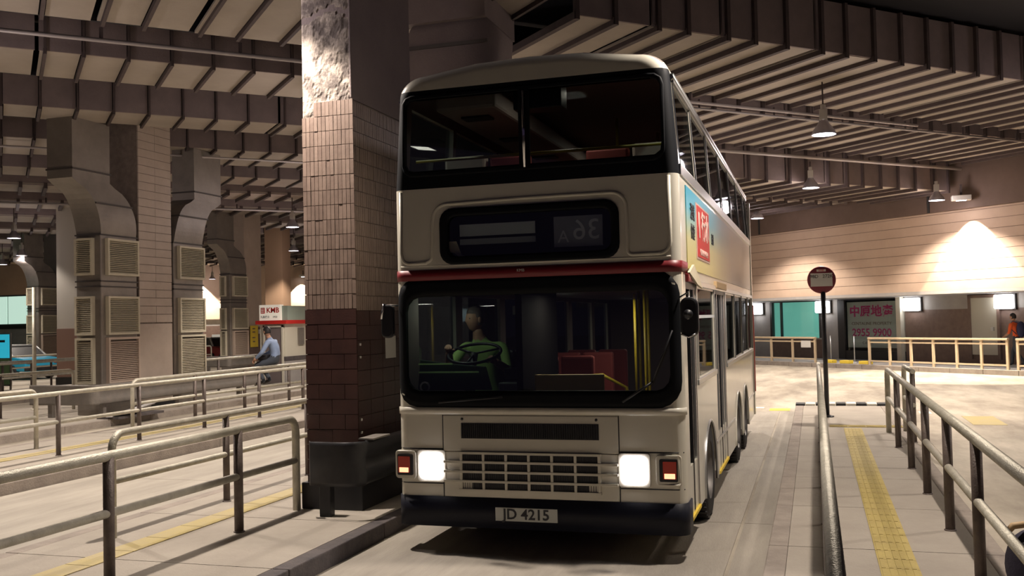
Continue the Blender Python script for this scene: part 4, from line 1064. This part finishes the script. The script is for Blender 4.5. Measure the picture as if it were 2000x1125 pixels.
# upper handrails
MB().tube([(XL+.1, 8.42, 3.545), (XR-.1, 8.42, 3.545)], .014, 8).build('yellow_handrail', M_ypole, bus)
for (x, y) in ((-2.02, 10.6), (-1.72, 11.6), (-1.55, 12.4), (-2.75, 13)): MB().tube([(x, y, 2.42), (x, y, 4.25)], .017, 8).build('yellow_pole', M_ypole, bus)
def bus_seat(x, y, z, cov=True, w_=.42):
    s_ = MB().box(x-w_/2, y, z+.38, x+w_/2, y+.42, z+.48).box(x-w_/2, y+.36, z+.44, x+w_/2, y+.46, z+1.10).build('passenger_seat', M_seat, bus, bevel=.03)
    if cov: MB().box(x-w_/2-.006, y+.345, z+.86, x+w_/2+.006, y+.475, z+1.12).build('seat_cover', M_cover, s_, bevel=.03)
    MB().box(x-.03, y+.1, z, x+.03, y+.3, z+.39).build('seat_leg', M_guard, s_)
for i, y in enumerate((8.75, 9.6, 10.4, 11.2, 12.0, 12.8)):
    for x in (-3.28, -2.82, -1.84, -1.38): bus_seat(x, y, 2.42 + (.15 if i == 0 else .1), cov=(i == 0 and x in (-3.28, -1.38)))
# roof lining boxes, lights
MB().box(-3.35, 8.5, 4.02, -2.75, 15.5, 4.20).build('ceiling_duct', mat('ceiling_lining', (.34, .28, .25), .6), bus, bevel=.03)
for y in (8.8, 10.0, 11.3): MB().box(-3.2, y, 4.00, -2.92, y+.18, 4.03).build('ceiling_vent', M_bl, bus)
MB().box(-2.55, 8.4, 3.95, -2.10, 8.62, 4.16).build('monitor_box', M_bl, bus, bevel=.01)
# lower saloon
for (x, y) in ((-1.55, 9.3), (-1.62, 9.9), (-1.9, 11), (-2.2, 12.4)): MB().tube([(x, y, .48), (x, y, 2.34)], .017, 8).build('yellow_pole', M_ypole, bus)
MB().tube([(-2.25, 9.2, 1.47), (-1.95, 9.15, 1.5), (-1.72, 9.15, 1.38), (-1.62, 9.15, .6)], .018, 8).build('yellow_handrail', M_ypole, bus)
MB().box(-2.44, 8.5, .48, -1.80, 8.54, 1.545).build('luggage_panel', mat('ochre_panel', (.60, .42, .16), .6), bus, bevel=.01)
MB().box(-2.56, 8.35, .48, -2.50, 9.6, 2.34).build('cab_partition', mat('cab_partition', (.012, .011, .011), .9, spec=.05), bus)
MB().box(-3.5, 9.55, .48, -2.52, 9.6, 1.5).build('cab_back', M_bl, bus)
for (x, z) in ((-2.95, 2.10), (-2.78, 2.10)): MB().box(x, 9.53, z, x+.11, 9.545, z+.09).build('cab_label', mat('cab_label', (.30, .27, .24), .8), bus)
MB().box(-2.8, 9.5, 1.68, -2.6, 9.54, 2.2).build('cab_notice', mat('cab_notice', (.17, .15, .13), .8), bus)
MB().box(-2.80, 8.55, 1.35, -2.56, 8.8, 1.47).build('ticket_machine', mat('ticket_machine', (.25, .26, .25), .5), bus, bevel=.01)
MB().box(-2.76, 8.6, 1.5, -2.62, 8.75, 1.6).build('fare_box', M_guard, bus, bevel=.01)
for y in (11.4, 12.6, 13.6):
    for x in (-3.28, -2.82): bus_seat(x, y, .48, False)
# steering wheel
sw = MB(); cw_ = Vector((-3.05, 8.62, 1.74)); aX = Vector((1, 0, 0)); aY = Vector((0, .88, .34))
sw.tube([cw_ + aX*.25*math.cos(2*PI*k/28) + aY*.25*math.sin(2*PI*k/28) for k in range(29)], .015, 8)
for k in range(3): q = 2*PI*k/3+.5; sw.tube([cw_, cw_ + aX*.25*math.cos(q) + aY*.25*math.sin(q)], .011, 6)
sw.tube([cw_, cw_+Vector((0, -.30, -.6))], .035, 8); sw.build('steering_wheel', M_bl, bus)
# hi-vis vest over the dash side
vb = MB().prism([(-3.5, 8.30, 1.42), (-3.48, 8.32, 1.70), (-3.2, 8.34, 1.66), (-2.85, 8.34, 1.63), (-2.78, 8.30, 1.42)], (0, .03, 0)).build('reflective_vest', mat('vest', (.03, .06, .03), .8), bus, bevel=.01)
for z in (1.66, 1.585): MB().box(-3.48, 8.285, z-.007, -3.15 if z > 1.6 else -2.9, 8.298, z+.007).build('reflective_band', M_hivis, vb)
MB().lathe([(.035, -.003), (.05, -.003), (.05, .003), (.035, .003), (.035, -.003)], (-3.37, 8.16, 1.46), 20, 'y').build('round_sticker', M_wallg, bus)

# ================================================================== PEOPLE
def figure(name, lab, J, E_, regions, root, parent=None, hands=(), group=None, sub=2):
    """J: joint name -> (pos, radius[, radius2]); one skin surface; regions: (material, [joint names])"""
    names = list(J); idx = {k: i for i, k in enumerate(names)}
    me = bpy.data.meshes.new('body'); me.from_pydata([J[k][0] for k in names], [(idx[a], idx[b]) for a, b in E_], [])
    o = bpy.data.objects.new('body', me); COL.objects.link(o)
    md = o.modifiers.new('skin', 'SKIN'); md.use_smooth_shade = True; md.branch_smoothing = .6
    for i, k in enumerate(names):
        d = me.skin_vertices[0].data[i]; r_ = J[k][1]; d.radius = (r_, J[k][2] if len(J[k]) > 2 else r_); d.use_root = (k == root)
    ss = o.modifiers.new('sub', 'SUBSURF'); ss.levels = sub; ss.render_levels = sub
    dg = bpy.context.evaluated_depsgraph_get(); out = bpy.data.meshes.new_from_object(o.evaluated_get(dg)); bpy.data.objects.remove(o)
    for (M, _) in regions: out.materials.append(M)
    segs = []
    for ri, (_, lst) in enumerate(regions):
        for (a, b) in lst: segs.append((Vector(J[a][0]), Vector(J[b][0]), ri, .5*(J[a][1]+J[b][1])))
    for p_ in out.polygons:
        c = p_.center; best = 1e9; bi = 0
        for a, b, ri, rad in segs:
            ab = b-a; t = max(0, min(1, (c-a).dot(ab)/max(1e-9, ab.length_squared))); d = (c-(a+ab*t)).length/rad
            if d < best: best = d; bi = ri
        p_.material_index = bi; p_.use_smooth = True
    return out
def limb_chain(me_list): pass
def head(mb, c, yaw, pitch=0., r_=.095):
    pass
def add_head(par, c, yaw, tilt=0., name='head', hair=True, k=1., hairM=None):
    """sculpted head with nose, brow, ears, eyes, mouth; facing local -Y before rotation"""
    from mathutils import noise
    bm = bmesh.new(); bmesh.ops.create_uvsphere(bm, u_segments=28, v_segments=20, radius=1)
    for v in bm.verts:
        x, y, z = v.co
        X = x*.078; Y = y*.096; Z = z*.118
        if z < 0: X *= 1-.28*(-z)**1.3; Y *= 1-.10*(-z)
        if y < 0:
            fr = max(0, -y)
            Y -= .020*math.exp(-((x/.17)**2+((z+.12)/.20)**2))*fr      # nose
            Y -= .006*math.exp(-(((z-.22)/.10)**2))*fr                 # brow
            Y += .010*math.exp(-(((abs(x)-.42)/.16)**2+((z-.08)/.13)**2))*fr   # eye sockets
            Y -= .006*math.exp(-((x/.32)**2+((z+.45)/.08)**2))*fr      # lips
            Y -= .010*math.exp(-((x/.30)**2+((z+.85)/.18)**2))         # chin
        v.co = Vector((X, Y, Z))
    for s_ in (-1, 1):
        g_ = bmesh.ops.create_uvsphere(bm, u_segments=10, v_segments=8, radius=1)
        for v in g_['verts']: v.co = Vector((v.co.x*.011+s_*.079, v.co.y*.020+.008, v.co.z*.032-.004))
    Mx = Matrix.Translation(Vector(c)) @ Euler((tilt, 0, yaw)).to_matrix().to_4x4() @ Matrix.Scale(k, 4)
    ey = bmesh.new()
    for v in bm.verts: v.co = Mx @ v.co
    for f in bm.faces: f.smooth = True
    me_ = bpy.data.meshes.new(name); bm.to_mesh(me_); bm.free(); me_.materials.append(M_skin)
    mb = MB()
    for s_ in (-1, 1): mb.ell((s_*.031, -.079, .010), (.012, .007, .006), 10, 6)
    mb.v = [Mx @ v for v in mb.v]
    hm = None
    if hair:
        h = MB().ell((0, 0, 0), (1, 1, 1), 24, 18)
        from mathutils import noise as nz
        for i, v in enumerate(h.v):
            x, y, z = v
            cut_ = -.55 if y > 0 else (.42 if y < -.35 else .42-.97*(y+.35)/.35)
            s_ = 1.0 if z > cut_-.05 else .80
            w_ = 1+.05*nz.noise(Vector((x*3, y*3, z*3)))
            h.v[i] = Mx @ Vector((x*.086*s_*w_, y*.105*s_*w_+.003, (z*.124+.008)*s_*w_))
        hm = h
    return me_, mb, hm
def add_hand(wrist, d, up, k=1., curl=.5, thumb=1):
    """palm plus five unequal bent fingers as one skinned mesh list of tubes"""
    mb = MB(); d = Vector(d).normalized(); up = Vector(up).normalized(); s_ = d.cross(up).normalized(); up = s_.cross(d).normalized()
    W = Vector(wrist)
    mb.tube([W, W+d*.03*k, W+d*.085*k], [.024*k, .033*k, .034*k], 10)
    mb.v = mb.v
    for i, L in enumerate((.072, .082, .076, .060)):
        o_ = W+d*.08*k+s_*(-.027+.018*i)*k
        a = .25+curl*.5; p1 = o_+(d*math.cos(a)-up*math.sin(a))*L*.45*k; a += curl; p2 = p1+(d*math.cos(a)-up*math.sin(a))*L*.32*k; a += curl*.8; p3 = p2+(d*math.cos(a)-up*math.sin(a))*L*.25*k
        mb.tube([o_, p1, p2, p3], [.0095*k, .009*k, .008*k, .006*k], 7)
    t0 = W+d*.025*k-s_*.026*k*thumb
    mb.tube([t0, t0+(d*.6-s_*.6*thumb-up*.2)*.04*k, t0+(d*.9-s_*.5*thumb-up*.5)*.065*k], [.013*k, .011*k, .008*k], 7)
    return mb
def join_meshes(name, parts, parent):
    """parts: list of (mesh or MB, material or None)"""
    bm = bmesh.new(); mats = []
    for src, M in parts:
        if isinstance(src, MB): o = src.build('t', M); me_ = o.data; bpy.data.objects.remove(o)
        else: me_ = src
        base = len(mats); mats += list(me_.materials)
        n0 = len(bm.faces); bm.from_mesh(me_); bm.faces.ensure_lookup_table()
        for f in bm.faces[n0:]: f.material_index += base
    me_ = bpy.data.meshes.new(name)
    if parent:
        of = woff(parent)
        for v in bm.verts: v.co -= of
    bm.to_mesh(me_); bm.free()
    for M in mats: me_.materials.append(M)
    o = bpy.data.objects.new(name, me_); COL.objects.link(o)
    if parent: o.parent = parent
    return o
ED = [('pelvis', 'waist'), ('waist', 'chest'), ('chest', 'neck'), ('neck', 'skull'), ('chest', 'shL'), ('shL', 'elL'), ('elL', 'wrL'), ('chest', 'shR'), ('shR', 'elR'), ('elR', 'wrR'),
      ('pelvis', 'hipL'), ('hipL', 'knL'), ('knL', 'anL'), ('anL', 'toL'), ('pelvis', 'hipR'), ('hipR', 'knR'), ('knR', 'anR'), ('anR', 'toR')]
def person(name_lab, J, headc, yaw, tilt, top, trou, sleeve, group=None, hd=None, hairM=None, name='person'):
    V3 = lambda a: Vector(J[a][0])
    e = empty(name, V3('pelvis'), name_lab, 'person', group)
    up_ = [('pelvis', 'waist')] if False else []
    regs = [(top, [('waist', 'chest'), ('chest', 'shL'), ('chest', 'shR'), ('shL', 'elL'), ('shR', 'elR')] + ([('elL', 'wrL'), ('elR', 'wrR')] if sleeve else [])),
            (trou, [('pelvis', 'hipL'), ('pelvis', 'hipR'), ('hipL', 'knL'), ('hipR', 'knR'), ('knL', 'anL'), ('knR', 'anR')]),
            (M_skin, [('neck', 'skull')] + ([] if sleeve else [('elL', 'wrL'), ('elR', 'wrR')])), (M_shoe, [('anL', 'toL'), ('anR', 'toR')])]
    body = figure('body', '', J, ED, regs, 'pelvis')
    hm_, eyes, hair = add_head(None, headc, yaw, tilt)
    parts = [(body, None), (hm_, None), (eyes, M_ink)]
    for s_, (el, wr) in (('L', ('elL', 'wrL')), ('R', ('elR', 'wrR'))):
        d = V3(wr)-V3(el); parts.append((add_hand(V3(wr)-d.normalized()*.01, d, Vector((0, 0, 1)) if abs(d.normalized().z) < .8 else Vector((0, 1, 0)), thumb=1 if s_ == 'R' else -1), M_skin))
    join_meshes('body', parts, e)
    hair.build('hair', hairM or M_hair, e)
    return e
def mk(d): return d
# man sitting on the rail; faces away to the left (-X), leaning forward
bx, by = -12.05, 20.2
J = {'pelvis': ((bx-.02, by, 1.25), .155, .13), 'waist': ((bx-.02, by-.02, 1.40), .135, .12), 'chest': ((bx-.10, by-.06, 1.60), .15, .12), 'neck': ((bx-.17, by-.10, 1.775), .055), 'skull': ((bx-.20, by-.12, 1.85), .055),
     'shL': ((bx-.08, by-.27, 1.68), .07), 'elL': ((bx-.17, by-.40, 1.42), .052), 'wrL': ((bx-.36, by-.36, 1.28), .034),
     'shR': ((bx-.14, by+.14, 1.68), .07), 'elR': ((bx-.28, by+.20, 1.43), .052), 'wrR': ((bx-.45, by+.02, 1.32), .034),
     'hipL': ((bx-.06, by-.12, 1.20), .10), 'knL': ((bx-.46, by-.22, 1.13), .072), 'anL': ((bx-.26, by-.16, .74), .046), 'toL': ((bx-.46, by-.22, .68), .036),
     'hipR': ((bx-.06, by+.10, 1.20), .10), 'knR': ((bx-.48, by+.06, 1.12), .072), 'anR': ((bx-.22, by+.03, .76), .046), 'toR': ((bx-.42, by-.0, .69), .036)}
man = person('man in a pale blue shirt sitting on the railing, seen from behind', J, (bx-.20, by-.12, 1.90), math.radians(-112), .2, M_blue, M_jean, True)
MB().box(bx-.42, by-.2, 1.22, bx-.16, by+.1, 1.36).build('dark_bag', M_bl, man, bevel=.04)
# driver
dx, dy = -3.12, 9.12
J = {'pelvis': ((dx, dy+.12, 1.12), .16, .13), 'waist': ((dx, dy+.1, 1.34), .15, .12), 'chest': ((dx-.02, dy+.02, 1.70), .17, .13), 'neck': ((dx-.05, dy-.02, 1.90), .06), 'skull': ((dx-.07, dy-.04, 1.99), .06),
     'shL': ((dx+.19, dy+.02, 1.80), .062), 'elL': ((dx+.28, dy-.12, 1.56), .048), 'wrL': ((dx+.22, dy-.36, 1.66), .035),
     'shR': ((dx-.21, dy+.02, 1.80), .062), 'elR': ((dx-.30, dy-.18, 1.60), .048), 'wrR': ((dx-.22, dy-.42, 1.76), .035),
     'hipL': ((dx+.10, dy+.06, 1.08), .11), 'knL': ((dx+.14, dy-.36, 1.12), .078), 'anL': ((dx+.14, dy-.5, .70), .05), 'toL': ((dx+.14, dy-.66, .62), .04),
     'hipR': ((dx-.10, dy+.06, 1.08), .11), 'knR': ((dx-.14, dy-.36, 1.12), .078), 'anR': ((dx-.14, dy-.5, .70), .05), 'toR': ((dx-.14, dy-.66, .62), .04)}
person('driver in a green shirt at the steering wheel, head turned to one side', J, (dx-.08, dy-.05, 2.06), math.radians(-38), 0, M_green, M_jean, False, hairM=mat('grey_hair', (.12, .09, .08), .7))
MB().box(dx-.26, dy-.15, .9, dx+.26, dy+.3, 1.0).box(dx-.24, dy+.24, .98, dx+.24, dy+.34, 1.75).box(dx-.1, dy-.05, .48, dx+.1, dy+.2, .92).build('driver_seat', M_bl, bus, bevel=.03)
# walker in orange at the right edge
c = UV(28.9, 20.15, .15); wd = UV(0, 1, 0).normalized(); sd = UV(1, 0, 0).normalized()
def W(f, s_, z): q = c+wd*f+sd*s_; return (q.x, q.y, .15+z)
J = {'pelvis': (W(0, 0, .90), .135, .11), 'waist': (W(.01, 0, 1.05), .12, .10), 'chest': (W(.04, 0, 1.28), .145, .115), 'neck': (W(.07, 0, 1.45), .052), 'skull': (W(.09, 0, 1.54), .052),
     'shL': (W(.04, .19, 1.38), .066), 'elL': (W(-.10, .24, 1.12), .046), 'wrL': (W(.05, .24, .90), .032),
     'shR': (W(.05, -.19, 1.38), .066), 'elR': (W(.08, -.24, 1.10), .046), 'wrR': (W(.26, -.22, .98), .032),
     'hipL': (W(0, .09, .86), .095), 'knL': (W(.20, .09, .50), .066), 'anL': (W(.24, .09, .10), .045), 'toL': (W(.42, .09, .045), .036),
     'hipR': (W(0, -.09, .86), .095), 'knR': (W(-.04, -.09, .48), .066), 'anR': (W(-.30, -.09, .16), .045), 'toR': (W(-.20, -.09, .05), .036)}
yaw_w = math.atan2(wd.y, wd.x)+PI/2
wk = person('walker in an orange shirt with a navy backpack at the right edge', J, tuple(Vector(W(.10, 0, 1.60))), yaw_w, .1, M_orange, M_jean, False)
bp = c - wd*.17 + Vector((0, 0, 1.20))
mb = MB().ell((0, 0, 0), (.15, .13, .26), 16, 10)
mb.v = [bp + wd*(v.y) + sd*v.x + Vector((0, 0, v.z)) for v in mb.v]; bk = mb.build('backpack', M_bagb, None, label='navy backpack worn by the walker in orange', category='bag')
for s_ in (-.10, .10):
    MB().tube([bp+sd*s_+Vector((0, 0, .2)), Vector(W(.05, s_, 1.47)), Vector(W(.19, s_, 1.28)), bp+sd*s_*1.2+Vector((0, 0, -.15))+wd*.08], .014, 6).build('shoulder_strap', M_bagb, bk)
# bag standing at the lower right corner
bg = MB().ell((1.34, 7.15, .36), (.19, .16, .24), 20, 14)
for i, v in enumerate(bg.v): v.z = max(v.z, .152); 
b_ = bg.build('travel_bag', mat('bag_navy', (.025, .022, .045), .8, bump=.4, bscale=30), None, label='dark navy bag with a tan handle at the lower right corner', category='bag')
MB().tube([(1.20, 7.12, .50), (1.16, 7.10, .57), (1.20, 7.10, .62), (1.28, 7.12, .63), (1.36, 7.14, .60)], .024, 8).build('handle', M_tanh, b_)
MB().tube([(1.18, 7.05, .48), (1.36, 7.0, .56), (1.5, 7.05, .46)], .02, 8).build('strap', M_bl, b_)

# ================================================================== CABIN, POSTERS, CARS
e = empty('ticket_cabin', (-16.1, 27.46, .15), 'small cream cabin with a white and red fascia sign behind the seated man', 'cabin')
MB().box(-17.0, 27.46, .15, -16.1, 30.2, 2.1).build('cabin_body', M_booth, e)
MB().box(-17.02, 27.452, .15, -16.08, 30.2, .9).build('grey_dado', M_wallg, e); MB().box(-17.03, 27.445, .90, -16.07, 30.2, 1.04).build('dado_band', M_kdark, e)
MB().box(-17.1, 27.34, 2.08, -15.98, 30.3, 2.20).build('red_canopy_edge', M_kred, e, bevel=.01)
MB().box(-17.0, 27.42, 2.2, -16.22, 27.6, 2.70).build('sign_box', M_boothw, e, bevel=.01)
MB().box(-16.22, 27.5, 2.2, -16.02, 30.1, 2.66).build('glass_box', mat('glass_green', (.35, .42, .36), .3), e)
text('KMB', .23, M_kred, e, (-16.50, 27.41, 2.52), (1, 0, 0), (0, 0, 1), bold=.004, name='sign_lettering')
lg = MB().box(-16.93, 27.40, 2.43, -16.79, 27.415, 2.61).build('sign_emblem', M_kred, e)
for z in (2.47, 2.52, 2.57): MB().box(-16.91, 27.39, z-.008, -16.81, 27.40, z+.008).build('emblem_bar', M_boothw, e)
text('九龍巴士', .085, M_ink, e, (-16.78, 27.41, 2.31), (1, 0, 0), (0, 0, 1), name='sign_lettering')
text('1933', .085, M_ink, e, (-16.42, 27.41, 2.31), (1, 0, 0), (0, 0, 1), name='sign_lettering')
d = MB().box(-16.80, 27.43, .2, -16.20, 27.46, 1.98).build('cabin_door', mat('cabin_door', (.16, .13, .13), .4), e)
for (a, b, z0, z1) in ((-16.86, -16.80, .2, 2.04), (-16.20, -16.14, .2, 2.04), (-16.86, -16.14, 1.98, 2.04)): MB().box(a, 27.40, z0, b, 27.46, z1).build('door_frame', M_booth, d)
MB().box(-16.30, 27.41, 1.1, -16.24, 27.43, 1.2).build('handle', M_alu, d)
MB().box(-16.09, 28.25, 1.4, -16.05, 28.6, 1.95).build('meter_box', M_guardg, e)
o = MB().box(-22.53, 35.62, 1.15, -22.51, 36.2, 2.05).build('yellow_poster', M_yell, None, label='tall yellow poster on the distant brown pillar', category='poster')
for z, w_ in ((1.92, .12), (1.78, .12), (1.55, .13), (1.38, .10)): MB().box(-22.508, 35.9-w_, z-.025, -22.502, 35.9+w_*.6, z+.025).build('print_line', M_dado, o)
MB().box(-22.53, 36.25, 1.7, -22.50, 36.5, 1.88).build('small_notice', M_paper, None, label='small white notice beside the yellow poster', category='notice')
o = MB().box(-26.75, 26.5, .2, -26.05, 26.56, 2.0).build('poster_stand', M_guardg, None, label='free-standing poster board at the far left border', category='poster board')
MB().box(-26.72, 26.47, 1.15, -26.09, 26.5, 1.95).build('cyan_poster', M_cyan, o, label='cyan upper poster'); MB().box(-26.72, 26.47, .25, -26.09, 26.5, 1.12).build('green_poster', M_pgreen, o, label='green lower poster')
MB().box(-26.55, 26.46, 1.68, -26.25, 26.47, 1.76).build('print_line', M_ink, o)
for x in (-26.73, -26.1): MB().box(x, 26.5, .0, x+.04, 26.56, .3).build('leg', M_guardg, o)

def car(x, y, rz, M_body, M_top, lab, k):
    e = empty('car', (x, y, 0), lab, 'car'); e.rotation_euler.z = rz
    side = [(-2.3, .35), (-2.32, .75), (-2.15, .88), (-1.35, .96), (1.35, .98), (2.15, .92), (2.32, .7), (2.3, .35)]
    b_ = MB().prism([(-.84, a, z) for a, z in side], (1.68, 0, 0)).build('body', M_body, e, bevel=.05, local=True)
    MB().add([(-.76, -1.3, .96), (.76, -1.3, .96), (.76, 1.5, .96), (-.76, 1.5, .96), (-.62, -.6, 1.42), (.62, -.6, 1.42), (.62, .95, 1.42), (-.62, .95, 1.42)],
             [(0,3,2,1),(4,5,6,7),(0,1,5,4),(1,2,6,5),(2,3,7,6),(3,0,4,7)]).build('cabin_glass', M_frame, e, local=True, bevel=.03)
    r_ = MB().box(-.63, -.62, 1.40, .63, .97, 1.46); 
    for (a, b2) in (((-.76, -1.3, .96), (-.62, -.6, 1.42)), ((.76, -1.3, .96), (.62, -.6, 1.42)), ((-.76, 1.5, .96), (-.62, .95, 1.42)), ((.76, 1.5, .96), (.62, .95, 1.42)), ((-.77, .15, .96), (-.64, .15, 1.42)), ((.77, .15, .96), (.64, .15, 1.42))): r_.tube([a, b2], .05, 6)
    r_.build('roof', M_top, e, local=True)
    if k: MB().box(-.22, -.05, 1.46, .22, .1, 1.60).build('roof_sign', M_boothw, e, local=True, bevel=.02)
    for sx in (-.80, .80):
        for yy in (-1.4, 1.45):
            w_ = MB().lathe([(.001, -.1), (.2, -.1), (.30, -.09), (.31, 0), (.30, .09), (.2, .1), (.001, .1)], (sx, yy, .31), 20, 'x').build('wheel', M_tyre, e, local=True)
            MB().lathe([(.001, -.11), (.18, -.105)], (sx, yy, .31), 12, 'x').lathe([(.18, .105), (.001, .11)], (sx, yy, .31), 12, 'x').build('hubcap', M_alu, w_, local=True)
    for sx in (-.6, .6): MB().box(sx-.16, -2.34, .68, sx+.16, -2.28, .82).build('lamp', M_indr if k == 0 else M_paper, e, local=True)
    MB().box(-.86, -2.38, .38, .86, -2.26, .55).build('bumper', M_guard, e, local=True, bevel=.02)
car(-32.3, 47.6, math.radians(58), M_tred, M_tsil, 'red taxi with a silver roof beyond the right louvred duct', 1)
car(-33.3, 34.0, math.radians(75), M_tblu, M_tsil, 'bright blue car with a silver roof at the far left', 0)

# lit kiosk far off at the left edge
e = empty('lit_kiosk', (-47, 48.3, 0), 'far lit kiosk with pale green panels at the left edge', 'kiosk')
M_lit = mat('lit_green_panel_b', (.5, .7, .6), .6, emit=(.72, 1, .84), estr=.5)
MB().box(-49.5, 48.4, 0, -44.6, 50.0, 2.2).build('kiosk_body', M_wallg, e); MB().box(-49.6, 48.2, 2.2, -44.5, 50.1, 2.4).build('canopy', M_frame, e)
for k in range(3): MB().box(-49.3+k*1.6, 48.36, 2.5, -47.8+k*1.6, 48.42, 4.2).build('lit_panel', M_lit, e)
MB().box(-49.4, 48.42, 2.4, -44.6, 49.9, 4.3).build('upper_casing', M_frame, e)
